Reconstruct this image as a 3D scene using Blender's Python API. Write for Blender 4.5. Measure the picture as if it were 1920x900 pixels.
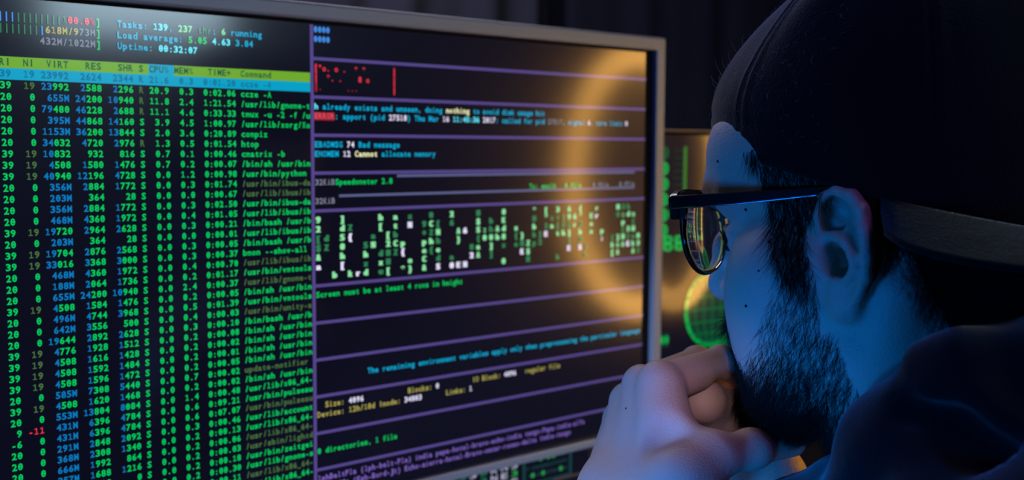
import bpy, bmesh, math, random
import numpy as np
from mathutils import Matrix, Vector

for _o in list(bpy.data.objects):
    bpy.data.objects.remove(_o)
SC = bpy.context.scene
COL = SC.collection
rng = np.random.default_rng(7)
random.seed(7)
Z0 = 1.17                      # height of the centre of the main screen above the floor
PI = math.pi

# ------------------------------------------------------------------ camera, world, lights, exposure
CAM = np.array([-0.447, -0.6812, Z0 + 0.0844])
YAW, PITCH, ROLL, FPX = 0.7145, -0.0819, 0.005, 2116.17
FW = np.array([math.sin(YAW)*math.cos(PITCH), math.cos(YAW)*math.cos(PITCH), math.sin(PITCH)])
_r = np.cross(FW, [0, 0, 1]); _r /= np.linalg.norm(_r); _u = np.cross(_r, FW)
CR = _r*math.cos(ROLL) + _u*math.sin(ROLL)
CU = _u*math.cos(ROLL) - _r*math.sin(ROLL)

cam_d = bpy.data.cameras.new('camera')
cam = bpy.data.objects.new('camera', cam_d); COL.objects.link(cam)
cam.matrix_world = Matrix(((CR[0], CU[0], -FW[0], CAM[0]), (CR[1], CU[1], -FW[1], CAM[1]),
                           (CR[2], CU[2], -FW[2], CAM[2]), (0, 0, 0, 1)))
cam_d.sensor_width = 36; cam_d.lens = 36*FPX/1920; cam_d.clip_start = 0.02
cam_d.dof.use_dof = True; cam_d.dof.focus_distance = 0.585; cam_d.dof.aperture_fstop = 7.6
SC.camera = cam

world = bpy.data.worlds.new('world'); SC.world = world; world.use_nodes = True
world.node_tree.nodes['Background'].inputs[0].default_value = (0.10, 0.16, 0.5, 1)
world.node_tree.nodes['Background'].inputs[1].default_value = 0.006

def area_light(name, loc, target, size, power, color, size_y=None, spread=None):
    d = bpy.data.lights.new(name, 'AREA'); o = bpy.data.objects.new(name, d); COL.objects.link(o)
    d.energy = power; d.color = color; d.shape = 'RECTANGLE' if size_y else 'SQUARE'; d.size = size
    if size_y: d.size_y = size_y
    if spread: d.spread = spread
    o.location = loc
    o.rotation_euler = (Vector(target) - Vector(loc)).to_track_quat('-Z', 'Y').to_euler()
    return o

area_light('blue_key_light', (-1.15, 0.08, Z0-0.33), (0.05, -0.35, Z0-0.02), 0.35, 8.6, (0.0, 0.20, 1.0), 0.35)
_d = bpy.data.lights.new('blue_low_light', 'SPOT'); _o = bpy.data.objects.new('blue_low_light', _d); COL.objects.link(_o)
_d.energy = 22; _d.color = (0.0, 0.22, 1.0); _d.spot_size = math.radians(24); _d.spot_blend = 0.8; _d.shadow_soft_size = 0.04
_o.location = (-0.72, -0.52, Z0-0.20); _o.rotation_euler = (Vector((0.025, -0.31, Z0-0.12))-_o.location).to_track_quat('-Z', 'Y').to_euler()
area_light('wall_wash_light', (0.45, 1.00, Z0+1.3), (0.60, 1.55, Z0+0.2), 0.9, 9.0, (0.75, 0.80, 1.0), 0.1)  # added light that brightens the curtains and back wall
area_light('soft_white_light', (0.34, 0.36, Z0+0.48), (0.06, -0.30, Z0-0.05), 0.4, 1.2, (0.92, 0.84, 1.0), 0.2)
area_light('high_back_light', (0.70, -2.05, Z0+0.50), (0.0, -0.2, Z0-0.1), 0.42, 9, (0.60, 0.84, 1.0), 0.28)
area_light('violet_back_light', (-0.30, -1.25, Z0+0.85), (0.05, -0.40, Z0-0.0), 0.4, 1.6, (0.36, 0.17, 1.0))
_d = bpy.data.lights.new('hand_spot_light', 'SPOT'); _o = bpy.data.objects.new('hand_spot_light', _d); COL.objects.link(_o)  # added spot, no desk lamp: narrow cone brightens the hand, spares the cheek
_d.energy = 4.0; _d.color = (0.78, 0.77, 1.0); _d.spot_size = math.radians(17); _d.spot_blend = 0.7; _d.shadow_soft_size = 0.04
_o.location = (-0.50, 0.06, Z0+0.26); _o.rotation_euler = (Vector((-0.04, -0.27, Z0-0.125))-_o.location).to_track_quat('-Z', 'Y').to_euler()

_d = bpy.data.lights.new('low_side_light', 'SPOT'); _o = bpy.data.objects.new('low_side_light', _d); COL.objects.link(_o)  # added spot, coned to brighten the large screen's lower bezel
_d.energy = 55; _d.color = (0.52, 0.66, 1.0); _d.spot_size = math.radians(19); _d.spot_blend = 0.7; _d.shadow_soft_size = 0.04
_o.location = (-0.80, -0.52, Z0-0.32); _o.rotation_euler = (Vector((0.10, 0.0, Z0-0.175))-_o.location).to_track_quat('-Z', 'Y').to_euler()
_d = bpy.data.lights.new('finger_spot_light', 'SPOT'); _o = bpy.data.objects.new('finger_spot_light', _d); COL.objects.link(_o)  # added tight spot from behind the camera, lifts the curled fingers
_d.energy = 18.0; _d.color = (1.0, 0.78, 1.0); _d.spot_size = math.radians(3.9); _d.spot_blend = 1.0; _d.shadow_soft_size = 0.03
_o.location = (-0.56, -0.80, Z0+0.17); _o.rotation_euler = (Vector((0.034, -0.275, Z0-0.051))-_o.location).to_track_quat('-Z', 'Y').to_euler()

vs = SC.view_settings
vs.view_transform = 'Standard'; vs.look = 'None'; vs.exposure = 0.0; vs.gamma = 1.0; vs.use_curve_mapping = False
SC.cycles.max_bounces = 8; SC.cycles.transmission_bounces = 8; SC.cycles.transparent_max_bounces = 12

# ------------------------------------------------------------------ helpers
def srgb(r, g, b):
    f = lambda c: (c/255/12.92) if c <= 10 else (((c/255)+0.055)/1.055)**2.4
    return (f(r), f(g), f(b), 1)

def material(name, base=(0.5, 0.5, 0.5, 1), rough=0.5, metal=0.0, emit=None, strength=1.0, spec=0.5, ior=1.5):
    m = bpy.data.materials.new(name); m.use_nodes = True
    p = m.node_tree.nodes['Principled BSDF']
    p.inputs['Base Color'].default_value = base; p.inputs['Roughness'].default_value = rough
    p.inputs['Metallic'].default_value = metal; p.inputs['Specular IOR Level'].default_value = spec
    p.inputs['IOR'].default_value = ior
    if emit:
        p.inputs['Emission Color'].default_value = emit; p.inputs['Emission Strength'].default_value = strength
    return m

def add_bump(m, scale, strength, dist=0.001, detail=3, kind='noise', obj_space=True, mapping=None, base_var=None):
    nt = m.node_tree; p = nt.nodes['Principled BSDF']
    tc = nt.nodes.new('ShaderNodeTexCoord')
    src = tc.outputs['Object']
    if mapping:
        mp = nt.nodes.new('ShaderNodeMapping'); mp.inputs['Scale'].default_value = mapping
        nt.links.new(src, mp.inputs[0]); src = mp.outputs[0]
    if kind == 'noise':
        t = nt.nodes.new('ShaderNodeTexNoise'); t.inputs['Scale'].default_value = scale; t.inputs['Detail'].default_value = detail
        out = t.outputs[0]
    else:
        t = nt.nodes.new('ShaderNodeTexVoronoi'); t.inputs['Scale'].default_value = scale
        out = t.outputs[0]
    nt.links.new(src, t.inputs['Vector'])
    b = nt.nodes.new('ShaderNodeBump'); b.inputs['Strength'].default_value = strength; b.inputs['Distance'].default_value = dist
    old = p.inputs['Normal'].links
    if old: nt.links.new(old[0].from_socket, b.inputs['Normal'])
    nt.links.new(out, b.inputs['Height']); nt.links.new(b.outputs[0], p.inputs['Normal'])
    if base_var:
        r = nt.nodes.new('ShaderNodeValToRGB')
        r.color_ramp.elements[0].color = base_var[0]; r.color_ramp.elements[1].color = base_var[1]
        r.color_ramp.elements[0].position = 0.3; r.color_ramp.elements[1].position = 0.7
        nt.links.new(out, r.inputs[0]); nt.links.new(r.outputs[0], p.inputs['Base Color'])
    return m

def mesh_obj(name, verts, faces, mats, parent=None, smooth=False, world_space=False, mat_idx=None):
    """links ONE mesh object; verts are in the parent's own space unless world_space is set"""
    verts = np.asarray(verts, dtype=np.float64)
    if world_space and parent is not None:
        inv = np.array(parent.matrix_basis.inverted())
        verts = verts @ inv[:3, :3].T + inv[:3, 3]
    me = bpy.data.meshes.new(name)
    if isinstance(faces, np.ndarray):
        me.vertices.add(len(verts)); me.vertices.foreach_set('co', verts.astype(np.float32).ravel())
        k = faces.shape[1]; n = len(faces)
        me.loops.add(n*k); me.loops.foreach_set('vertex_index', faces.astype(np.int32).ravel())
        me.polygons.add(n); me.polygons.foreach_set('loop_start', np.arange(0, n*k, k, dtype=np.int32))
        me.update(calc_edges=True)
    else:
        me.from_pydata([tuple(v) for v in verts], [], faces)
    for m in (mats if isinstance(mats, (list, tuple)) else [mats]): me.materials.append(m)
    if mat_idx is not None: me.polygons.foreach_set('material_index', np.asarray(mat_idx, dtype=np.int32))
    me.polygons.foreach_set('use_smooth', np.full(len(me.polygons), smooth))
    me.update()
    o = bpy.data.objects.new(name, me); COL.objects.link(o)
    if parent is not None: o.parent = parent
    return o

def empty(name, loc, label, cat, group=None, rotz=0.0):
    o = bpy.data.objects.new(name, None); COL.objects.link(o); o.empty_display_size = 0.05
    o.location = loc; o.rotation_euler = (0, 0, rotz)
    o.matrix_basis = Matrix.Translation(Vector(loc)) @ Matrix.Rotation(rotz, 4, 'Z')
    o['label'] = label; o['category'] = cat
    if group: o['group'] = group
    return o

class MB:
    """collects boxes, tubes and lathes; build() links them as one mesh"""
    def __init__(s): s.bm = bmesh.new()
    def box(s, lo, hi, bevel=0.0, seg=2):
        r = bmesh.ops.create_cube(s.bm, size=1.0); vs_ = r['verts']
        c = (Vector(lo)+Vector(hi))/2; d = Vector(hi)-Vector(lo)
        for v in vs_: v.co = Vector((v.co.x*d.x, v.co.y*d.y, v.co.z*d.z)) + c
        if bevel:
            es = list({e for v in vs_ for e in v.link_edges})
            bmesh.ops.bevel(s.bm, geom=es, offset=bevel, segments=seg, affect='EDGES', profile=0.5)
        return s
    def tube(s, pts, rad, n=12, cap=True, closed=False):
        pts = [Vector(p) for p in pts]; rads = rad if hasattr(rad, '__len__') else [rad]*len(pts)
        rings = []; up = None
        for i, p in enumerate(pts):
            if closed: t = pts[(i+1) % len(pts)] - pts[i-1]
            else: t = pts[min(i+1, len(pts)-1)] - pts[max(i-1, 0)]
            t.normalize()
            if up is None:
                up = Vector((0, 0, 1)) if abs(t.z) < 0.9 else Vector((1, 0, 0))
            a = up.cross(t); a.normalize(); b = t.cross(a); up = b
            rings.append([s.bm.verts.new(p + (a*math.cos(2*PI*k/n) + b*math.sin(2*PI*k/n))*rads[i]) for k in range(n)])
        m = len(rings)
        for i in range(m if closed else m-1):
            A, B = rings[i], rings[(i+1) % m]
            for k in range(n): s.bm.faces.new((A[k], A[(k+1) % n], B[(k+1) % n], B[k]))
        if cap and not closed:
            s.bm.faces.new(rings[0][::-1]); s.bm.faces.new(rings[-1])
        return s
    def lathe(s, prof, n=32, loc=(0, 0, 0)):
        rings = [[s.bm.verts.new((loc[0]+r*math.cos(2*PI*k/n), loc[1]+r*math.sin(2*PI*k/n), loc[2]+z)) for k in range(n)] for r, z in prof]
        for A, B in zip(rings, rings[1:]):
            for k in range(n): s.bm.faces.new((A[k], A[(k+1) % n], B[(k+1) % n], B[k]))
        s.bm.faces.new(rings[0][::-1]); s.bm.faces.new(rings[-1]); return s
    def build(s, name, mat, parent=None, smooth=False):
        bmesh.ops.recalc_face_normals(s.bm, faces=s.bm.faces)
        me = bpy.data.meshes.new(name); s.bm.to_mesh(me); s.bm.free()
        me.materials.append(mat)
        me.polygons.foreach_set('use_smooth', np.full(len(me.polygons), smooth))
        o = bpy.data.objects.new(name, me); COL.objects.link(o)
        if parent is not None: o.parent = parent
        return o

def structure(o):
    o['kind'] = 'structure'; return o

# ------------------------------------------------------------------ room shell
wall_m = add_bump(material('painted_wall', srgb(46, 48, 66), 0.8), 40, 0.2)
floor_m = add_bump(material('dark_floor', srgb(40, 38, 40), 0.5), 12, 0.2)
structure(MB().box((-3.0, 1.60, 0), (3.6, 1.70, 2.7)).build('wall_back', wall_m))
structure(MB().box((-3.1, -3.2, 0), (-3.0, 1.70, 2.7)).build('wall_left', wall_m))
structure(MB().box((3.6, -3.2, 0), (3.7, 1.70, 2.7)).build('wall_right', wall_m))
structure(MB().box((-3.1, -3.3, 0), (3.7, -3.2, 2.7)).build('wall_front', wall_m))
structure(MB().box((-3.1, -3.3, -0.1), (3.7, 1.70, 0)).build('floor', floor_m))
structure(MB().box((-3.1, -3.3, 2.7), (3.7, 1.70, 2.8)).build('ceiling', wall_m))

# curtain with soft vertical folds on the wall behind the screens
def curtain(name, x0, x1, y, label, amp=0.03, n=9, mat=None):
    nx, nz = n*16, 12
    V = []; F = []
    for j in range(nz+1):
        z = 0.03 + 2.55*j/nz
        for i in range(nx+1):
            t = i/nx; x = x0 + (x1-x0)*t
            yy = y - amp*(0.7*math.sin(2*PI*n*t) + 0.35*math.sin(2*PI*n*1.7*t+1.0))*(0.7+0.3*(1-j/nz))
            V.append((x, yy, z))
    W_ = nx+1
    for j in range(nz):
        for i in range(nx): F.append((j*W_+i, j*W_+i+1, (j+1)*W_+i+1, (j+1)*W_+i))
    N = len(V); V += [(x, yy+0.004, z) for x, yy, z in V]
    F += [(d+N, c+N, b+N, a+N) for a, b, c, d in F]
    o = mesh_obj(name, V, F, mat or curtain_m, smooth=True)
    o['label'] = label; o['category'] = 'curtain'
    return o
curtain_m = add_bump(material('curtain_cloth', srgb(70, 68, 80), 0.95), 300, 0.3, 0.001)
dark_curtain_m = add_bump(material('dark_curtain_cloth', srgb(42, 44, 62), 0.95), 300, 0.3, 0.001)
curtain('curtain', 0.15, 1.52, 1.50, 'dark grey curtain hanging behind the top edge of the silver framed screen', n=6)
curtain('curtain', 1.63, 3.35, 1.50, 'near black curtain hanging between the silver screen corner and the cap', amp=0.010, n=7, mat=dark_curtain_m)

# desk
desk_m = add_bump(material('desk_wood', srgb(30, 26, 26), 0.45), 8, 0.1, mapping=(1, 12, 12))
DESK = 0.80
desk = empty('desk', (0.15, 0.10, 0), 'dark desk under the screens and the elbows', 'desk')
MB().box((-1.05, -0.385, DESK-0.03), (1.25, 0.45, DESK), 0.004).build('tabletop', desk_m, desk)
leg_m = material('black_metal', srgb(20, 20, 22), 0.4, 0.8)
for sx in (-0.98, 1.14):
    for sy in (-0.36, 0.38):
        MB().box((sx, sy, 0), (sx+0.05, sy+0.05, DESK-0.03), 0.003).build('leg', leg_m, desk)

# ------------------------------------------------------------------ lettering: glyph outlines set in a fixed terminal grid
_g = {}
def glyph(ch):
    """filled outline of one character, as triangles, in units of the type size"""
    if ch in '1li' and ch not in _g:     # typewriter forms with a foot
        st = 0.055; R_ = lambda x0, z0, x1, z1: [(x0, z0), (x1, z0), (x1, z1), (x0, z1)]
        top = {'1': 0.68, 'l': 0.70, 'i': 0.49}[ch]
        q = R_(-st, 0, st, top) + R_(-0.21, 0, 0.21, 0.095)
        q += [(-0.22, 0.50), (-0.05, top-0.12), (0.0, top), (-0.22, 0.60)] if ch == '1' else R_(-0.20, top-0.095, 0.0, top)
        if ch == 'i': q += R_(-st, 0.57, st, 0.70)
        t = [(4*k, 4*k+1, 4*k+2) for k in range(len(q)//4)] + [(4*k, 4*k+2, 4*k+3) for k in range(len(q)//4)]
        _g[ch] = (np.array(q, float), np.array(t))
    if ch not in _g:
        cu = bpy.data.curves.new('t', 'FONT'); cu.body = ch; cu.size = 1.0; cu.resolution_u = 2; cu.fill_mode = 'FRONT'
        cu.offset = 0.0 if ch == '%' else 0.027
        o = bpy.data.objects.new('t', cu); COL.objects.link(o)
        dg = bpy.context.evaluated_depsgraph_get(); ev = o.evaluated_get(dg); me = ev.to_mesh()
        v = np.empty(len(me.vertices)*3, np.float32); me.vertices.foreach_get('co', v); v = v.reshape(-1, 3)[:, :2].astype(float)
        me.calc_loop_triangles(); t = np.empty(len(me.loop_triangles)*3, np.int32); me.loop_triangles.foreach_get('vertices', t)
        t = t.reshape(-1, 3)
        ev.to_mesh_clear(); bpy.data.objects.remove(o); bpy.data.curves.remove(cu)
        if len(v):
            w = v[:, 0].max()-v[:, 0].min(); c = (v[:, 0].max()+v[:, 0].min())/2
            tgt = min(max(w, 0.10), 0.50)
            if ch.isalnum() and ch not in 'iljrtf1I': tgt = 0.50
            if ch in 'rtf1': tgt = max(w, 0.36)
            v[:, 0] = (v[:, 0]-c)*(tgt/max(w, 1e-6) if ch not in '.,:|;' else 1.0)
            if ch == '0':      # dotted zero
                d = 0.075; n0 = len(v)
                v = np.vstack([v, [(-d, .27), (d, .27), (d, .44), (-d, .44)]]); t = np.vstack([t, [(n0, n0+1, n0+2), (n0, n0+2, n0+3)]])
        _g[ch] = (v, t)
    return _g[ch]

class Screen:
    """writing and lines laid on a screen face in its plane (local x, z; the face looks to -y)"""
    def __init__(s, left, top, cw, ch, y=-0.0003):
        s.left, s.top, s.cw, s.ch, s.y = left, top, cw, ch, y
        s.parts = {}
    def bucket(s, part): return s.parts.setdefault(part, {'v': [], 'f': [], 'm': [], 'n': 0, 'mats': []})
    def add(s, part, v2, tris, mat, lift=0.0):
        b = s.bucket(part)
        if mat not in b['mats']: b['mats'].append(mat)
        v = np.zeros((len(v2), 3)); v[:, 0] = v2[:, 0]; v[:, 1] = s.y-lift; v[:, 2] = v2[:, 1]
        b['v'].append(v); b['f'].append(np.asarray(tris)+b['n']); b['m'].append(np.full(len(tris), b['mats'].index(mat))); b['n'] += len(v)
    def text(s, part, col, row, txt, mat, size=0.86):
        for i, ch in enumerate(txt):
            if ch == ' ': continue
            v, t = glyph(ch)
            if not len(v): continue
            k = s.ch*size
            x = s.left + (col+i+0.5)*s.cw; z = s.top - (row+0.5)*s.ch - 0.30*k
            q = v*k; q = q*np.array([s.cw*0.84/(0.50*k), 1.0]) + np.array([x, z])
            s.add(part, q, t, mat, 0.0002)
    def rect(s, part, x0, z0, x1, z1, mat, lift=0.0):
        s.add(part, np.array([(x0, z0), (x1, z0), (x1, z1), (x0, z1)]), [(0, 1, 2), (0, 2, 3)], mat, lift)
    def cells(s, part, c0, r0, c1, r1, mat, lift=0.0):
        s.rect(part, s.left+c0*s.cw, s.top-r1*s.ch, s.left+c1*s.cw, s.top-r0*s.ch, mat, lift)
    def build(s, parent):
        for name, b in s.parts.items():
            mesh_obj(name, np.vstack(b['v']), np.vstack(b['f']), b['mats'], parent, mat_idx=np.concatenate(b['m']))

GLOSS = 0.26
def coated(m, rough=0.115):
    p = m.node_tree.nodes['Principled BSDF']
    p.inputs['Coat Weight'].default_value = 0.55; p.inputs['Coat Roughness'].default_value = rough
    return m
def glow(name, rgb, k=1.0):
    m = coated(material(name, (0.004, 0.004, 0.006, 1), GLOSS, emit=srgb(*rgb), strength=k, spec=0.05))
    m.cycles.emission_sampling = 'NONE'
    return m
K = 1.35
G_GREEN = glow('screen_green', (0, 178, 84), K); G_BLUE = glow('screen_blue', (6, 104, 165), K)
G_OLIVE = glow('screen_olive', (62, 96, 54), K); G_CYAN = glow('screen_cyan', (0, 150, 190), K)
G_LINE = glow('screen_violet_line', (84, 70, 138), 1.0); G_VIOLET = glow('screen_violet', (108, 84, 165), K)
G_BAR = glow('screen_lime_bar', (112, 170, 44), 1.0); G_SEL = glow('screen_cyan_bar', (0, 160, 200), 1.0)
G_RED = glow('screen_red', (205, 44, 60), K); G_DRED = glow('screen_dark_red', (140, 26, 40), K)
G_WHITE = glow('screen_white', (205, 200, 225), K); G_GREY = glow('screen_grey', (105, 108, 125), K)
G_YELLOW = glow('screen_yellow', (150, 142, 70), K); G_CREAM = glow('screen_cream', (220, 220, 170), K)
G_ROSE = glow('screen_rose', (215, 80, 96), 1.0); G_DARK = glow('screen_dark_type', (30, 90, 60), 1.0)
G_SKY = glow('screen_sky', (60, 130, 215), K); G_AQUA = glow('screen_aqua', (90, 215, 235), K)
G_DTEAL = glow('screen_dark_teal', (10, 110, 150), 1.0)
G_MINT = glow('screen_mint', (120, 200, 140), K); G_MOSS = glow('screen_moss', (40, 110, 70), K)
G_STEEL = glow('screen_steel_line', (90, 96, 140), 1.0)
panel_m = coated(material('screen_panel', (0.003, 0.003, 0.005, 1), GLOSS, emit=srgb(9, 11, 27), strength=1.0, spec=0.05))
panel_m.cycles.emission_sampling = 'NONE'
silver_m = add_bump(material('silver_bezel', srgb(112, 126, 146), 0.5, 0.2), 500, 0.05, 0.0005)
black_m = add_bump(material('black_plastic', srgb(14, 14, 17), 0.35), 400, 0.05, 0.0005)

matt_m = material('matt_black', srgb(10, 10, 12), 0.8, spec=0.1)
def frame_ring(x0, z0, x1, z1, t, y0, y1, mat, name, parent, bevel=0.002):
    """a rectangular frame whose inner opening is x0..x1, z0..z1 and whose bars are t wide"""
    tl, tr, tb, tt = t
    bm = bmesh.new()
    O = [(x0-tl, z0-tb), (x1+tr, z0-tb), (x1+tr, z1+tt), (x0-tl, z1+tt)]; I = [(x0, z0), (x1, z0), (x1, z1), (x0, z1)]
    vo = [bm.verts.new((x, y0, z)) for x, z in O]; vi = [bm.verts.new((x, y0, z)) for x, z in I]
    wo = [bm.verts.new((x, y1, z)) for x, z in O]; wi = [bm.verts.new((x, y1, z)) for x, z in I]
    for k in range(4):
        j = (k+1) % 4
        bm.faces.new((vo[k], vo[j], vi[j], vi[k])); bm.faces.new((wo[j], wo[k], wi[k], wi[j]))
        bm.faces.new((vo[j], vo[k], wo[k], wo[j])); bm.faces.new((vi[k], vi[j], wi[j], wi[k]))
    bmesh.ops.recalc_face_normals(bm, faces=bm.faces)
    if bevel:
        bmesh.ops.bevel(bm, geom=[e for e in bm.edges], offset=bevel, segments=2, affect='EDGES', profile=0.6)
    me = bpy.data.meshes.new(name); bm.to_mesh(me); bm.free(); me.materials.append(mat)
    o = bpy.data.objects.new(name, me); COL.objects.link(o); o.parent = parent
    return o

def monitor_body(root, W, H, zc, bez, bmat, depth=0.035, stand=True, black=(0.003, 0.008, 0.0, 0.002), low=None):
    """bezel, casing, stand around a screen W x H centred at local (0, 0, zc); root sits on the desk"""
    l, r, b, t = black
    frame_ring(-W/2, zc-H/2, W/2, zc+H/2, (l, r, b, t), -0.0006, 0.006, matt_m, 'screen_border', root, 0)
    frame_ring(-W/2-l, zc-H/2-b, W/2+r, zc+H/2+t, (bez, bez, low or bez, bez), -0.006, 0.010, bmat, 'bezel', root, 0.002)
    MB().box((-W/2-bez*0.8, 0.008, zc-H/2-(low or bez)*0.8), (W/2+bez*0.8, depth, zc+H/2+bez*0.8), 0.008).build('back_cover', black_m, root)
    if stand:
        MB().box((-0.04, depth-0.002, zc-0.05), (0.04, 0.100, zc+0.05), 0.004).build('stand_bracket', black_m, root)
        MB().box((-0.03, 0.098, 0.012), (0.03, 0.120, zc+0.04), 0.004).build('stand_post', bmat, root)
        MB().box((-0.13, 0.085, 0.0), (0.13, 0.27, 0.014), 0.005).build('stand_base', bmat, root)
    return mesh_obj('screen', [(-W/2, 0, zc-H/2), (W/2, 0, zc-H/2), (W/2, 0, zc+H/2), (-W/2, 0, zc+H/2),
                               (-W/2, 0.006, zc-H/2), (W/2, 0.006, zc-H/2), (W/2, 0.006, zc+H/2), (-W/2, 0.006, zc+H/2)],
                    [(0, 1, 2, 3), (7, 6, 5, 4), (0, 4, 5, 1), (1, 5, 6, 2), (2, 6, 7, 3), (3, 7, 4, 0)], panel_m, root)

# ---- the large screen
W1 = 0.598; H1 = W1*9/16; CW = W1/183; CH = H1/51.3
main = empty('computer_monitor', (0, 0, DESK), 'large silver framed screen with green process list and violet ruled panes', 'monitor', 'computer screens on the desk')
ZL = Z0 - DESK
scr = monitor_body(main, W1, H1-0.0025, ZL+0.00125, 0.0115, silver_m, low=0.0075)
S = Screen(-W1/2 + 16*CW, ZL + H1/2 - 1.1*CH, CW, CH)
PL, RP = 'process_list_text', 'log_pane_text'
# header meters
for i in range(-16, 10): 
    S.text(PL, i, 0, '|', G_SKY if i < 4 else (G_MOSS if i < 12 else G_GREEN))
S.text(PL, 10, 0, '||1', G_MOSS); S.text(PL, 13, 0, '00.0%', G_RED); S.text(PL, 18, 0, ']', G_GREEN)
for i in range(-16, 8): S.text(PL, i, 1, '|', G_MOSS)
S.text(PL, 8, 1, '|', G_SKY); S.text(PL, 9, 1, '618M/9', G_YELLOW); S.text(PL, 15, 1, '73M', G_GREY); S.text(PL, 18, 1, ']', G_GREEN)
S.text(PL, 8, 2, '432M/1022M', G_GREY); S.text(PL, 18, 2, ']', G_GREEN)
def runs(part, col, row, *rs):
    for txt, m in rs:
        S.text(part, col, row, txt, m); col += len(txt)
runs(PL, 22, 0, ('Tasks: ', G_CYAN), ('139', G_AQUA), (', ', G_CYAN), ('237', G_MINT), (' thr', G_MOSS), ('; ', G_CYAN), ('6', G_MINT), (' running', G_CYAN))
runs(PL, 22, 1, ('Load average: ', G_CYAN), ('5.05 ', G_GREEN), ('4.63 ', G_AQUA), ('3.84', G_CYAN))
runs(PL, 22, 2, ('Uptime: ', G_CYAN), ('00:32:07', G_AQUA))
S.cells('header_bar', -16, 4, 63.1, 5, G_BAR); S.cells('header_bar', 28, 4, 33, 5, G_SEL, 0.0001)
S.cells('selection_bar', -16, 5, 63.1, 6, G_SEL)
S.text(PL, 0, 4, 'PRI  NI  VIRT   RES   SHR S CPU% MEM%   TIME+  Command', G_DARK)
S.text(PL, -16, 4, '  PID USER', G_DARK)
S.text(PL, -16, 5, ' 2749 root', G_DTEAL)
S.text(PL, 0, 5, ' 39  19 23992  2624  2344 R 21.6  0.3  0:01.20 ccze -A', G_DTEAL)
ROWS = '''39 19 23992 2588 2296 R 20.9 0.3 0:02.06 ccze -A
20 0 655M 24200 10940 R 11.8 2.4 1:21.54 /usr/lib/gnome-t
20 0 79480 46228 2688 R 11.1 4.6 0:33.33 tmux -u -2 -f /u
20 0 395M 44868 14160 S 3.9 4.5 1:00.97 /usr/lib/xorg/Xo
20 0 1153M 36200 13844 S 2.0 3.6 0:20.89 compiz
20 0 34032 4720 2976 R 1.3 0.5 0:01.54 htop
39 19 10832 932 816 S 0.7 0.1 0:00.46 cmatrix -b
39 19 4508 1580 1476 S 0.7 0.2 0:00.07 /bin/sh /usr/bin
39 19 40940 12196 4728 S 0.0 1.2 0:00.98 /usr/bin/python
20 0 356M 2884 1772 S 0.0 0.3 0:01.74 ~/usr/bin/ibus-da
20 0 203M 364 28 S 0.0 0.0 0:00.67 ~/usr/lib/ibus/ib
20 0 356M 2884 1772 S 0.0 0.3 0:02.50 /usr/bin/ibus-da
20 0 468M 4360 1972 S 0.0 0.4 0:01.05 /usr/lib/ibus/ib
39 19 19720 2964 2628 S 0.0 0.3 0:00.21 /bin/bash /usr/b
20 0 203M 364 28 S 0.0 0.0 0:00.01 /usr/lib/ibus/ib
39 19 19704 2876 2568 S 0.0 0.3 0:00.05 /bin/bash /usr/b
39 19 33016 3368 3000 S 0.0 0.3 0:00.37 bmon --show-all
20 0 468M 4360 1972 S 0.0 0.4 0:00.70 ~/usr/lib/ibus/ib
20 0 188M 2064 1736 S 0.0 0.2 0:01.17 /usr/bin/vmtools
20 0 655M 24200 10940 S 0.0 2.4 0:00.37 ~/usr/lib/gnome-t
39 19 4508 1584 1476 S 0.0 0.2 0:00.05 /bin/sh /usr/bin
20 0 496M 4744 3968 S 0.0 0.5 0:01.39 /usr/bin/vmtools
20 0 642M 3556 500 S 0.0 0.4 0:00.03 ~/usr/bin/unity-s
20 0 19644 2892 2628 S 0.0 0.3 0:00.10 /bin/bash /usr/b
39 19 4776 1928 1512 S 0.0 0.2 0:00.08 /bin/sh /usr/bin
39 19 4508 1616 1428 S 0.0 0.2 0:00.02 /bin/sh /usr/bin
39 19 4508 1592 1484 S 0.0 0.2 0:00.01 /bin/sh /usr/bin
39 19 4508 1596 1472 S 0.0 0.2 0:00.05 /bin/sh /usr/bin
20 0 585M 7308 5440 S 0.0 0.7 0:00.02 ~update-notifier
39 19 4508 1620 1468 S 0.0 0.2 0:00.02 /bin/sh /usr/bin
20 0 553M 13804 8084 S 0.0 1.4 0:00.48 /usr/lib/x86_64-
9 -11 431M 6396 4784 S 0.0 0.6 0:09.21 /usr/bin/pulseau
-6 0 431M 6396 4784 S 0.0 0.6 0:07.07 ~/usr/bin/pulseau
20 0 291M 2848 2092 S 0.0 0.3 0:00.46 /usr/lib/account
20 0 368M 2308 1340 S 0.0 0.2 0:00.13 /usr/lib/x86_64-
20 0 666M 1992 864 S 0.0 0.2 0:00.06 ~/usr/lib/x86_64-
20 0 357M 1688 1216 S 0.0 0.2 0:00.03 ~/usr/sbin/lightd
20 0 368M 2308 0 S 0.0 0.2 0:00.18 /usr/bin/zeitgei
20 0 291M 1992 864 S 0.0 0.2 0:00.30 /usr/lib/gnome-s
20 0 368M 1688 1340 S 0.0 0.2 0:00.11 ~/usr/lib/x86_64-
20 0 357M 2308 1216 S 0.0 0.2 0:00.04 /usr/lib/x86_64-'''.split('\n')
def right(row, end, txt, split=True):
    c0 = end-len(txt)
    if txt.endswith('M'): S.text(PL, c0, row, txt, G_BLUE)
    elif split and len(txt) > 3:
        k = len(txt)-3; S.text(PL, c0, row, txt[:k], G_BLUE); S.text(PL, c0+k, row, txt[k:], G_GREEN)
    else: S.text(PL, c0, row, txt, G_GREEN)
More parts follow.
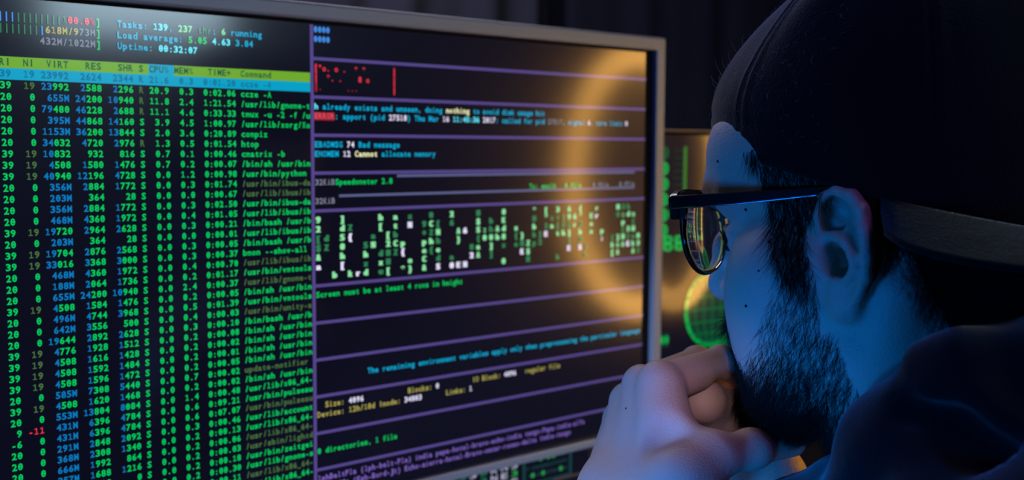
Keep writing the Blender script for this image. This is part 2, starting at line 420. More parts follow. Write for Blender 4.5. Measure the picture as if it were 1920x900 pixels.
for i, ln in enumerate(ROWS):
    row = 6+i; p = ln.split(' ', 8)
    right(row, 3, p[0], False)
    S.text(PL, 7-len(p[1]), row, p[1], G_RED if p[1][0] == '-' else (G_OLIVE if p[1] == '19' else G_GREEN))
    right(row, 13, p[2]); right(row, 19, p[3]); right(row, 25, p[4])
    S.text(PL, 26, row, p[5], G_OLIVE if p[5] == 'R' else G_GREEN)
    right(row, 32, p[6], False); right(row, 37, p[7], False); right(row, 46, p[8].split(' ')[0], False)
    cmd = p[8].split(' ', 1)[1]
    S.text(PL, 47, row, cmd.lstrip('~')[:16], G_OLIVE if cmd[0] == '~' else G_GREEN)
    S.text(PL, -15, row, '%4d root' % (1200+37*i % 900), G_GREEN)
# pane rules
lw = 0.0013
xd = S.left + 63.55*CW
S.rect('pane_rules', xd-lw, S.top-50.1*CH, xd+lw, S.top+1.0*CH, G_LINE)
for r in (2, 6, 10, 14, 18, 26, 30, 34, 38, 42, 46):
    z = S.top-(r+0.5)*CH
    S.rect('pane_rules', xd, z-0.0011, S.left+167.2*CW, z+0.0011, G_LINE)
# right-hand panes
S.text(RP, 64, -1, '0000', G_SKY); S.text(RP, 64, 0, '0000', G_SKY)
for k, t in enumerate(['["o. o .  * *', '|  *. .    8 o', '|.      ...']):
    S.text(RP, 64, 3+k, t, G_DRED if k == 2 else G_RED)
for k in range(3): S.text(RP, 84, 3+k, '|', G_RED)
S.rect('pane_rules', S.left+84.3*CW, S.top-5.9*CH, S.left+84.8*CW, S.top-3.0*CH, G_DRED)
S.rect('pane_rules', S.left+64.3*CW, S.top-5.9*CH, S.left+64.8*CW, S.top-3.0*CH, G_DRED)
runs(RP, 64, 7, ('h', G_AQUA), (' already exists and unseen, doing ', G_CYAN), ('nothing', G_CREAM), (' to avoid disk usage hit', G_CYAN))
runs(RP, 64, 8, ('ERROR', G_ROSE), (': apport (pid ', G_CYAN), ('27518', G_WHITE), (') Thu Mar ', G_CYAN), ('16 ', G_WHITE), ('11:45:36', G_AQUA), (' 2017', G_WHITE),
     (': called for pid ', G_CYAN), ('27517', G_GREY), (', signal ', G_CYAN), ('6', G_WHITE), (', core limit ', G_CYAN), ('0', G_WHITE))
S.cells('highlight_bars', 64, 8.08, 69, 8.92, G_DRED)
runs(RP, 64, 11, ('EBADMSG ', G_CYAN), ('74 ', G_WHITE), ('Bad message', G_CYAN))
runs(RP, 64, 12, ('ENOMEM ', G_CYAN), ('12 ', G_WHITE), ('Cannot ', G_CREAM), ('allocate memory', G_CYAN))
runs(RP, 64, 15, ('32KiB', G_GREY), ('Speedometer 2.8', G_GREEN)); S.text(RP, 64, 17, '32KiB', G_GREY)
S.rect('pane_rules', S.left+85.2*CW, S.top-15.05*CH, S.left+163*CW, S.top-14.78*CH, G_STEEL)
S.rect('pane_rules', S.left+70*CW, S.top-17.10*CH, S.left+163*CW, S.top-16.83*CH, G_STEEL)
runs(RP, 125, 16, ('Tx: eno16   ', G_GREEN), ('0.92/s', G_GREEN), ('    0.92/s', G_GREY), ('    0.97/s', G_GREY))
# falling-code pane, rows 19..25
mr = random.Random(21)
for c in range(64, 166, 2):
    seg = c/102.0
    r = 19
    dens = 0.40 if (c // 9) % 3 != 1 else 0.20
    while r < 26:
        if mr.random() < dens:
            n = mr.randint(1, 6); last = min(26, r+n)
            for q in range(r, last):
                m = G_WHITE if q == last-1 and mr.random() < 0.35 else (G_MINT if mr.random() < 0.6 else G_MOSS)
                g_ = mr.choice('abdehkprtuxz0235689ACEKMNSZ:{}[]$&*+')
                for sh in (0, 0.22, 0.44): S.text(RP, c+sh, q, g_, m, 0.95)
            r = last+mr.randint(1, 3)
        else: r += 1
S.text(RP, 64, 27, 'Screen must be at least 4 rows in height', G_GREEN)
S.text(RP, 77, 36, 'The remaining environment variables apply only when preprocessing the particular language', G_CYAN)
runs(RP, 66, 39, ('Size: ', G_YELLOW), ('4096', G_WHITE), (' '*12+'Blocks: ', G_YELLOW), ('0', G_WHITE), (' '*10+'IO Block: ', G_YELLOW), ('4096', G_WHITE), ('   regular file', G_YELLOW))
runs(RP, 64, 40, ('Device: 12h/18d Inode: ', G_YELLOW), ('34803', G_WHITE), ('       Links: ', G_YELLOW), ('1', G_WHITE))
S.text(RP, 64, 44, '0 directories, 1 file', G_GREEN)
S.text(RP, 64, 47, 'lphBeltPla (lph-belt-Pla) india papa-hotel-bravo-echo-india tango-Papa-india-alfa', G_VIOLET)
S.text(RP, 64, 48, 'EshBrdJt (Esh-Bord-Jt) Echo-sierra-hotel-Bravo-oscar-romeo-delta India-tango', G_VIOLET)
S.build(scr)

# ---- the second screen, behind the right edge of the first
second = empty('computer_monitor', (0.60, 0.05, DESK), 'black framed screen with green globe behind the bearded man', 'monitor', 'computer screens on the desk', rotz=math.radians(-5.0))
second_m = material('grey_plastic', srgb(60, 62, 78), 0.45)
W2, H2, ZB = 0.515, 0.290, ZL-0.0475
scr2 = monitor_body(second, W2, H2, ZB, 0.0025, second_m, black=(0.004, 0.004, 0.010, 0.003))
panel2_m = coated(material('screen_panel_second', (0.003, 0.003, 0.005, 1), 0.12, emit=srgb(9, 11, 27), strength=1.0, spec=0.1), 0.05)
panel2_m.node_tree.nodes['Principled BSDF'].inputs['Coat Weight'].default_value = 0.12
panel2_m.cycles.emission_sampling = 'NONE'
scr2.data.materials[0] = panel2_m
T = Screen(0, 0, 0.013, 0.014)
gA = glow('glow_green', (0, 165, 70), 1.2); gB = glow('glow_dim_green', (0, 92, 48), 1.0); gC = glow('glow_dark_green', (4, 48, 40), 1.0)
gD = glow('glow_lime', (52, 120, 44), 1.0)
for _m in (gA, gB, gC, gD): coated(_m, 0.05).node_tree.nodes['Principled BSDF'].inputs['Roughness'].default_value = 0.12
def disc(part, x, z, rx, rz, mat, hole=0.0, n=28, lift=0.0):
    a = np.linspace(0, 2*PI, n, endpoint=False); c, s_ = np.cos(a), np.sin(a)
    if hole:
        v = np.vstack([np.c_[x+rx*c, z+rz*s_], np.c_[x+rx*hole*c, z+rz*hole*s_]])
        t = [(k, (k+1) % n, n+k) for k in range(n)] + [((k+1) % n, n+(k+1) % n, n+k) for k in range(n)]
    else:
        v = np.vstack([np.c_[x+rx*c, z+rz*s_], [(x, z)]]); t = [(k, (k+1) % n, n) for k in range(n)]
    T.add(part, v, t, mat, lift)
def ring_button(x, z, k, dim):
    disc('green_buttons', x, z, 0.0060*k, 0.0064*k, gB if dim else gA, 0.60)
    disc('green_buttons', x, z, 0.0036*k, 0.0038*k, gC if dim else gB)
    disc('green_buttons', x, z, 0.0018*k, 0.0018*k, gB if dim else gA, lift=0.0001)
for cx in (-0.1995, -0.130):
    for k in range(6):
        ring_button(cx, ZL+0.0796-0.0154*k, 1.0, k == 0)
T.rect('green_buttons', -0.192, ZL+0.0155, -0.138, ZL+0.0225, gB)
for k, x in enumerate((-0.2085, -0.1925, -0.1765, -0.160, -0.144, -0.128)):      # row of big letters
    for dz in (-0.0038, 0.0034): disc('green_letters', x, ZL-0.0105+dz, 0.0064, 0.0042, gA, 0.45)
    T.rect('green_letters', x-0.0066, ZL-0.0175, x-0.0042, ZL-0.0035, gA, 0.0001)
# level bars beside the buttons
T.rect('level_bars', -0.1725, ZL+0.030, -0.1685, ZL+0.086, gD)
for k in range(8): T.rect('level_bars', -0.186, ZL+0.0335+0.0068*k, -0.1725, ZL+0.0352+0.0068*k, gC)
# wire globe
gx, gz, gr = -0.1275, ZL-0.0815, 0.0405
disc('globe_picture', gx, gz, gr, gr, gC)
disc('globe_picture', gx, gz, gr, gr, gA, 0.90, n=48, lift=0.0001)
def arc(pts, w, mat):
    pts = np.asarray(pts)
    for a, b in zip(pts, pts[1:]):
        d = b-a; d = d/max(np.hypot(*d), 1e-9); n_ = np.array([-d[1], d[0]])*w/2
        T.add('globe_picture', np.array([a-n_, b-n_, b+n_, a+n_]), [(0, 1, 2), (0, 2, 3)], mat, 0.0001)
for lon in np.radians([-60, -38, -18, 0, 18, 38, 60]):
    la = np.linspace(-PI/2, PI/2, 15); arc(np.c_[gx+gr*np.cos(la)*math.sin(lon), gz+gr*np.sin(la)], 0.0022, gB)
for lat in np.radians([-58, -38, -19, 0, 19, 38, 58]):
    lo = np.linspace(-PI/2, PI/2, 9); arc(np.c_[gx+gr*math.cos(lat)*np.sin(lo), gz+gr*math.sin(lat)+0*lo], 0.0022, gB)
T.rect('globe_picture', -0.112, ZL-0.124, -0.088, ZL-0.110, gB, 0.00015)
# small counter under the globe
T.rect('counter_text', -0.2195, ZL-0.1155, -0.1895, ZL-0.1015, gC)
T.left, T.top, T.cw, T.ch = -0.2195, ZL-0.1015, 0.0060, 0.0140
T.text('counter_text', 0, 0, '27%00', gA, 0.8)
T.build(scr2)

# ---- the laptop under the large screen
laptop = empty('laptop', (0.105, 0.045, DESK), 'dark laptop with green and white code blocks just below the silver bezel', 'laptop')
WL, HL = 0.345, 0.182
zl = 0.006+HL/2
frame_ring(-WL/2, zl-HL/2, WL/2, zl+HL/2, (0.006, 0.006, 0.004, 0.004), -0.0008, 0.005, black_m, 'lid', laptop, 0.0008)
lap_scr = mesh_obj('screen', [(-WL/2, 0, zl-HL/2), (WL/2, 0, zl-HL/2), (WL/2, 0, zl+HL/2), (-WL/2, 0, zl+HL/2),
                              (-WL/2, 0.004, zl-HL/2), (WL/2, 0.004, zl-HL/2), (WL/2, 0.004, zl+HL/2), (-WL/2, 0.004, zl+HL/2)],
                   [(0, 1, 2, 3), (7, 6, 5, 4), (0, 4, 5, 1), (1, 5, 6, 2), (2, 6, 7, 3), (3, 7, 4, 0)], panel_m, laptop)
MB().box((-WL/2-0.006, -0.235, 0.0), (WL/2+0.006, -0.004, 0.016), 0.004).build('base', black_m, laptop)
kb = MB()
for r in range(5):
    for c in range(14):
        kb.box((-0.160+0.0230*c, -0.050-0.0200*r, 0.0155), (-0.160+0.0230*c+0.0195, -0.050-0.0200*r+0.0165, 0.0185), 0.001, 1)
kb.build('keyboard', material('key_caps', srgb(22, 22, 26), 0.5), laptop)
MB().box((-0.05, -0.225, 0.0158), (0.05, -0.160, 0.0164), 0.0).build('touchpad', second_m, laptop)
T = Screen(-WL/2, zl+HL/2, 0.01155, 0.0070)
gW = glow('block_white', (165, 165, 190), 1.0); gG = glow('block_green', (40, 150, 66), 1.0); gT = glow('block_teal', (30, 104, 78), 1.0); gE = glow('box_teal', (16, 62, 62), 1.0)
lr = random.Random(4)
x_end = 0.1925-0.105
for c in range(24):
    for r in range(24):
        m = gW if lr.random() < 0.34 else (gG if lr.random() < 0.55 else gT)
        xx = x_end-0.01155*(c+0.5); zz = ZL-0.1915-0.0072*r
        v, t = glyph(lr.choice('0368ABEGHMNRS')); q = v*np.array([0.0145, 0.0072])+np.array([xx, zz-0.0026])
        T.add('code_blocks', q, t, m, 0.0002)
bx0, bx1, bz1, bz0 = 0.1965-0.105, 0.2560-0.105, ZL-0.1855, ZL-0.2125
for a in ((bx0, bz0, bx0+0.003, bz1), (bx1-0.003, bz0, bx1, bz1), (bx0, bz0, bx1, bz0+0.0015)): T.rect('status_box', *a, gE)
for r in range(3):
    for c in range(16):
        xx = bx0+0.0055+0.0031*c; zz = ZL-0.1910-0.0068*r
        u_ = lr.random()
        if u_ < 0.14: disc('status_box', xx, zz, 0.0021, 0.0022, gG, n=12, lift=0.0002)
        elif u_ < 0.85:
            v, t = glyph(lr.choice('wmn=x')); T.add('status_box', v*np.array([0.0055, 0.0052])+np.array([xx, zz-0.0015]), t, gE, 0.0002)
T.rect('status_box', bx0+0.036, ZL-0.2150, 0.1700, ZL-0.2128, glow('task_strip', (62, 54, 58), 1.0))
T.build(lap_scr)

# ---- ring lamp on a stand, to the right behind the man
ring_p = Vector((0.9937, -0.6529, Z0+0.027)); ring_n = Vector((-0.956, -0.29, 0)).normalized()
lamp = empty('ring_light', (ring_p.x, ring_p.y, 0.0), 'round amber ring lamp on a tripod, mirrored as a golden ring in the screens', 'lamp')
ex = Vector((0, 0, 1)).cross(ring_n).normalized()
RR = 0.2175; hz = ring_p.z
def ring_pts(r, off=0.0, n=64):
    return [ex*(r*math.cos(2*PI*k/n)) + Vector((0, 0, 1))*(r*math.sin(2*PI*k/n)) + Vector((0, 0, hz)) + ring_n*off for k in range(n)]
amber_m = material('amber_tube', (0.8, 0.6, 0.3, 1), 0.4, emit=(1.0, 0.49, 0.10, 1), strength=28)
lamp_black = material('lamp_black', srgb(16, 16, 18), 0.45)
MB().tube(ring_pts(RR, 0.006), 0.020, 14, closed=True).build('light_tube', amber_m, lamp, True)
MB().tube(ring_pts(RR, -0.014), 0.022, 14, closed=True).build('ring_housing', lamp_black, lamp, True)
MB().tube([(0, 0, 0.30), (0, 0, hz-RR-0.03)], 0.011, 16).tube([Vector((0, 0, hz-RR-0.06)), Vector((0, 0, hz-RR-0.01))-ring_n*0.014], 0.014, 16).build('pole', lamp_black, lamp, True)
MB().tube([(0, 0, 0.28), (0, 0, 0.62)], 0.016, 16).build('collar', lamp_black, lamp, True)
for k in range(3):
    a = 2*PI*k/3+0.4
    MB().tube([(0.012*math.cos(a), 0.012*math.sin(a), 0.55), (0.36*math.cos(a), 0.36*math.sin(a), 0.010)], 0.009, 10).build('leg', lamp_black, lamp, True)

# ------------------------------------------------------------------ the man: solid modelling on a distance grid
class Field:
    """a distance field on a regular grid; solids are blended into it and the surface is drawn out as one skin"""
    def __init__(s, lo, hi, h):
        s.lo = np.array(lo, float); s.h = h
        s.n = np.ceil((np.array(hi)-s.lo)/h).astype(int)+1
        s.ax = [(s.lo[i]+h*np.arange(s.n[i])).astype(np.float32) for i in range(3)]
        s.F = np.full(tuple(s.n), 40.0, np.float32)
    def _sub(s, lo, hi):
        i0 = np.clip(np.floor((np.array(lo)-s.lo)/s.h).astype(int), 0, s.n); i1 = np.clip(np.ceil((np.array(hi)-s.lo)/s.h).astype(int)+1, 0, s.n)
        sl = tuple(slice(a, b) for a, b in zip(i0, i1))
        return sl, s.ax[0][sl[0]][:, None, None], s.ax[1][sl[1]][None, :, None], s.ax[2][sl[2]][None, None, :]
    def put(s, prim, k=0.0, cut=False, smooth_out=None):
        (lo, hi), fn = prim
        m = k+3*s.h
        sl, X, Y, Z = s._sub(np.array(lo)-m, np.array(hi)+m)
        A = s.F[sl]
        if A.size == 0: return s
        B = fn(X, Y, Z).astype(np.float32)
        if cut: A, B = -A, B
        if k > 0:
            hh = np.maximum(k-np.abs(A-B), 0)/k; R_ = np.minimum(A, B)-hh*hh*k*0.25
        else: R_ = np.minimum(A, B)
        s.F[sl] = -R_ if cut else R_
        return s
    def mesh(s, relax=1):
        F = s.F; S_ = F < 0; n = s.n
        c = np.zeros(tuple(n-1), np.uint8)
        for dx in (0, 1):
            for dy in (0, 1):
                for dz in (0, 1): c += S_[dx:n[0]-1+dx, dy:n[1]-1+dy, dz:n[2]-1+dz]
        act = (c > 0) & (c < 8); idx = np.argwhere(act)
        ids = np.full(tuple(n-1), -1, np.int64); ids[act] = np.arange(len(idx))
        P = np.zeros((len(idx), 3)); W_ = np.zeros(len(idx))
        cor = [(0,0,0),(1,0,0),(0,1,0),(1,1,0),(0,0,1),(1,0,1),(0,1,1),(1,1,1)]
        val = [F[idx[:,0]+a, idx[:,1]+b, idx[:,2]+d] for a, b, d in cor]
        for a in range(8):
            for b in range(a+1, 8):
                if sum(abs(p-q) for p, q in zip(cor[a], cor[b])) != 1: continue
                m = (val[a] < 0) != (val[b] < 0)
                t = np.where(m, val[a]/np.where(m, val[a]-val[b], 1), 0)
                p = np.array(cor[a])[None] + t[:, None]*(np.array(cor[b])-np.array(cor[a]))[None]
                P += np.where(m[:, None], p, 0); W_ += m
        V = (idx + P/W_[:, None])*s.h + s.lo
        Q = []
        for axis in range(3):
            a1, a2 = [(1, 2), (2, 0), (0, 1)][axis]
            sl0 = [slice(None)]*3; sl1 = [slice(None)]*3
            sl0[axis] = slice(0, n[axis]-1); sl1[axis] = slice(1, n[axis])
            A, B = S_[tuple(sl0)], S_[tuple(sl1)]
            for sgn, M in ((0, A & ~B), (1, ~A & B)):
                e = np.argwhere(M)
                e = e[(e[:, a1] > 0) & (e[:, a2] > 0) & (e[:, a1] < n[a1]-1) & (e[:, a2] < n[a2]-1)]
                if not len(e): continue
                o1 = np.zeros(3, int); o1[a1] = 1; o2 = np.zeros(3, int); o2[a2] = 1
                q = [ids[tuple((e-d).T)] for d in (0*o1, o1, o1+o2, o2)]
                q = np.stack(q, 1)
                Q.append(q if sgn == 0 else q[:, ::-1])
        Q = np.vstack(Q)
        Q = Q[(Q >= 0).all(1)]
        for _ in range(relax):       # light smoothing that keeps the volume
            for lam in (0.5, -0.52):
                acc = np.zeros_like(V); cnt = np.zeros(len(V))
                for a, b in ((0, 1), (1, 2), (2, 3), (3, 0)):
                    for x, y in ((a, b), (b, a)):
                        acc += np.stack([np.bincount(Q[:, x], V[Q[:, y], i], len(V)) for i in range(3)], 1); cnt += np.bincount(Q[:, x], minlength=len(V))
                V = V + lam*(acc/np.maximum(cnt, 1)[:, None]-V)
        return V, Q

def ell(c, r, rot=None):
    c = np.array(c, float); r = np.array(r, float); m = r.max() if rot is not None else r
    def fn(X, Y, Z):
        x, y, z = X-c[0], Y-c[1], Z-c[2]
        if rot is not None:
            x, y, z = (rot[0][i]*x+rot[1][i]*y+rot[2][i]*z for i in range(3))   # into the ellipsoid's axes (columns of rot)
        k0 = np.sqrt((x/r[0])**2+(y/r[1])**2+(z/r[2])**2); k1 = np.sqrt((x/r[0]**2)**2+(y/r[1]**2)**2+(z/r[2]**2)**2)
        return k0*(k0-1)/np.maximum(k1, 1e-6)
    return (c-m, c+m), fn
def cap_(a, b, ra, rb=None):
    a = np.array(a, float); b = np.array(b, float); rb = ra if rb is None else rb; d = b-a; L = max(d@d, 1e-9); m = max(ra, rb)
    def fn(X, Y, Z):
        t = np.clip(((X-a[0])*d[0]+(Y-a[1])*d[1]+(Z-a[2])*d[2])/L, 0, 1)
        return np.sqrt((X-a[0]-t*d[0])**2+(Y-a[1]-t*d[1])**2+(Z-a[2]-t*d[2])**2)-(ra+(rb-ra)*t)
    return (np.minimum(a, b)-m, np.maximum(a, b)+m), fn
def chain(f, pts, rs, k, cut=False):
    rs = rs if hasattr(rs, '__len__') else [rs]*len(pts)
    for i in range(len(pts)-1): f.put(cap_(pts[i], pts[i+1], rs[i], rs[i+1]), k, cut)
def rotm(*ang):
    return np.array(Matrix.Rotation(math.radians(ang[2]), 3, 'Z') @ Matrix.Rotation(math.radians(ang[1]), 3, 'Y') @ Matrix.Rotation(math.radians(ang[0]), 3, 'X'))

# head frame (mm): x to the man's right, y forward, z up, origin between the ears
HEAD_P = np.array([0.0938, -0.3731, Z0+0.027])
HEAD_R = np.array(Matrix.Rotation(0.113, 3, 'Z') @ Matrix.Rotation(-0.0713, 3, 'X') @ Matrix.Rotation(0.0181, 3, 'Y'))
def h2w(l): return HEAD_P + (np.asarray(l, float)/1000) @ HEAD_R.T
def w2h(w): return ((np.asarray(w, float)-HEAD_P) @ HEAD_R)*1000

EAR_A = math.radians(18); EAR_O = np.array([76.0, -6.0, 8.0])
def earp(p, q, l, s):
    """a point of the ear: p forward, q up, l outward (mm); s = -1 left, +1 right"""
    x = EAR_O[0]-p*math.sin(EAR_A)+l*math.cos(EAR_A); y = EAR_O[1]+p*math.cos(EAR_A)+l*math.sin(EAR_A)
    return np.array([s*x, y, EAR_O[2]+q])

def build_head():
    f = Field((-100, -128, -190), (100, 140, 150), 1.5)
    f.put(ell((0, -12, 45), (74, 97, 84)))
    f.put(ell((0, 42, 58), (66, 67, 50)), 16)                       # forehead
    for s in (-1, 1):
        f.put(ell((s*36, 54, -14), (31, 24, 32)), 20)               # cheek
        f.put(ell((s*34, 46, -42), (31, 28, 38)), 20)
        chain(f, [(s*42, 62, -3), (s*55, 42, 0), (s*63, 15, 2)], [9, 9, 8], 26)     # cheekbone
        chain(f, [(s*59, 6, 0), (s*55, 4, -50), (s*34, 50, -72), (s*13, 74, -79)], [12, 13, 14, 14], 20)   # jaw
        chain(f, [(s*8, 93, 33), (s*28, 90.5, 37), (s*46, 76, 34)], [8, 8, 7], 16)  # brow
        f.put(ell((s*50, 36, -32), (18, 30, 36)), 22)               # masseter
    f.put(ell((0, 57, -36), (35, 38, 42)), 18)                      # mouth region
    f.put(ell((0, 77, -77), (19, 18, 16)), 14)                      # chin
    f.put(ell((0, 32, -54), (46, 48, 36)), 18)
    chain(f, [(0, 94, 26), (0, 102, 8), (0, 109, -12)], [8, 8.5, 9.5], 10)          # nose
    f.put(ell((0, 108.5, -14), (11, 11, 10)), 6)
    for s in (-1, 1):
        f.put(ell((s*12, 95, -17), (7.5, 11, 8.5)), 5)
        f.put(ell((s*7, 102, -25), (4, 6, 5)), 3, True)             # nostril
    chain(f, [(-20, 89, -44), (-7, 97, -40), (0, 97, -41.5), (7, 97, -40), (20, 89, -44)], [3.5, 5, 5, 5, 3.5], 5)
    chain(f, [(-18, 88, -48), (0, 96, -51), (18, 88, -48)], [4, 6, 4], 5)
    for s in (-1, 1):                                               # eye sockets, lids
        f.put(ell((s*34, 98, 15), (20, 18, 12)), 12, True)
        f.put(ell((s*32, 73, 14), (14, 14, 13.2)), 4)
        f.put(ell((s*32, 86, 13), (10.5, 8, 3.2)), 2, True)
        chain(f, [(s*19, 84, 14), (s*32, 88.5, 19), (s*45, 77, 15)], [1.2, 1.8, 1.2], 3)
    # neck
    chain(f, [(0, -22, -25), (0, -30, -80), (0, -46, -190)], [56, 57, 63], 16)
    for s in (-1, 1):
        chain(f, [(s*60, -22, -12), (s*48, 2, -78), (s*22, 26, -165)], [13, 14, 13], 16)
        chain(f, [(s*30, -85, -20), (s*55, -85, -110), (s*95, -80, -190)], [26, 30, 34], 20)
    f.put(ell((0, 32, -120), (15, 14, 16)), 14)
    # ears
    for s in (-1, 1):
        E_ = lambda p, q, l: earp(p, q, l, s)
        f.put(cap_(E_(13, 8, -9), E_(12, -14, -9), 9), 6)
        # plate
        rt = np.array([[s*-math.sin(EAR_A), s*math.cos(EAR_A), 0], [math.cos(EAR_A), math.sin(EAR_A), 0], [0, 0, 1]])
        f.put(ell(E_(1.5, 7, -1.5), (14.5, 4.2, 23.5), rt), 4)
        f.put(ell(E_(5.5, -21, -1.5), (9.5, 4.5, 12.5), rt), 6)
        # helix rim
        hel = [(10, -1, -1), (16, 6, 1), (17.0, 17, 2.5), (13, 25.5, 3), (4.2, 28.2, 3), (-5, 25.5, 3), (-10, 19.5, 3), (-11.5, 10, 3), (-11.5, -2, 2), (-9.5, -12, 1), (-4.5, -20, 0.5), (1, -27, 0)]
        chain(f, [E_(*h) for h in hel], [1.8, 2.8, 3.0, 3.1, 3.2, 3.3, 3.3, 3.2, 3.0, 2.8, 2.6, 2.6], 2.2)
        # hollows: scapha, fossa, concha
        chain(f, [E_(11.5, 13, 1), E_(10.5, 19, 1), E_(6, 22, 1.5), E_(0, 19, 3), E_(-5, 11, 3.5), E_(-6.5, 0, 4.5)], [4.6, 5.2, 4.8, 3.8, 3.2, 2.4], 1.6, True)
        chain(f, [E_(8, 17, -1), E_(5, 12, -0.5)], [5.0, 4.0], 1.6, True)
        f.put(ell(E_(5.0, -3.5, 2), (10.0, 9.0, 10.5), rt), 2.0, True)
        f.put(ell(E_(7.0, -6, -3), (8, 10, 9), rt), 2.0, True)
        # antihelix, crus, tragus, antitragus
        chain(f, [E_(13, 7.6, 0.5), E_(6, 6.6, 2.4), E_(0, 4.4, 3.4), E_(-4.5, -2, 3.2), E_(-4.5, -9, 2.5), E_(0, -13.5, 2.2)], [2.2, 2.4, 2.6, 2.6, 2.4, 2.6], 2.5)
        chain(f, [E_(16, -3, 0), E_(15, -9, 1)], [4.2, 3.8], 3)
        f.put(ell(E_(7, -15, 1.2), (4.5, 3, 3.2), rt), 3)
        f.put(ell(E_(8.5, -25, 0.8), (5.5, 3.6, 8), rt), 3)
    global HEAD_F
    HEAD_F = f
    return f.mesh(2)

skin_m = material('skin', (0.62, 0.40, 0.31, 1), 0.54)
_p = skin_m.node_tree.nodes['Principled BSDF']
_p.inputs['Subsurface Weight'].default_value = 0.12; _p.inputs['Subsurface Radius'].default_value = (0.006, 0.0025, 0.0012); _p.inputs['Subsurface Scale'].default_value = 0.6
add_bump(skin_m, 850, 0.28, 0.0006, 2, kind='voronoi'); add_bump(skin_m, 170, 0.22, 0.0009, 5); add_bump(skin_m, 420, 0.20, 0.0006, 3, mapping=(1, 1, 0.35))

man = empty('person', (0.10, -0.50, 0.0), 'bearded person in backwards black cap and black hoodie leaning chin on clasped hands', 'person')
hv, hq = build_head()
body_parts = [(h2w(hv), hq)]

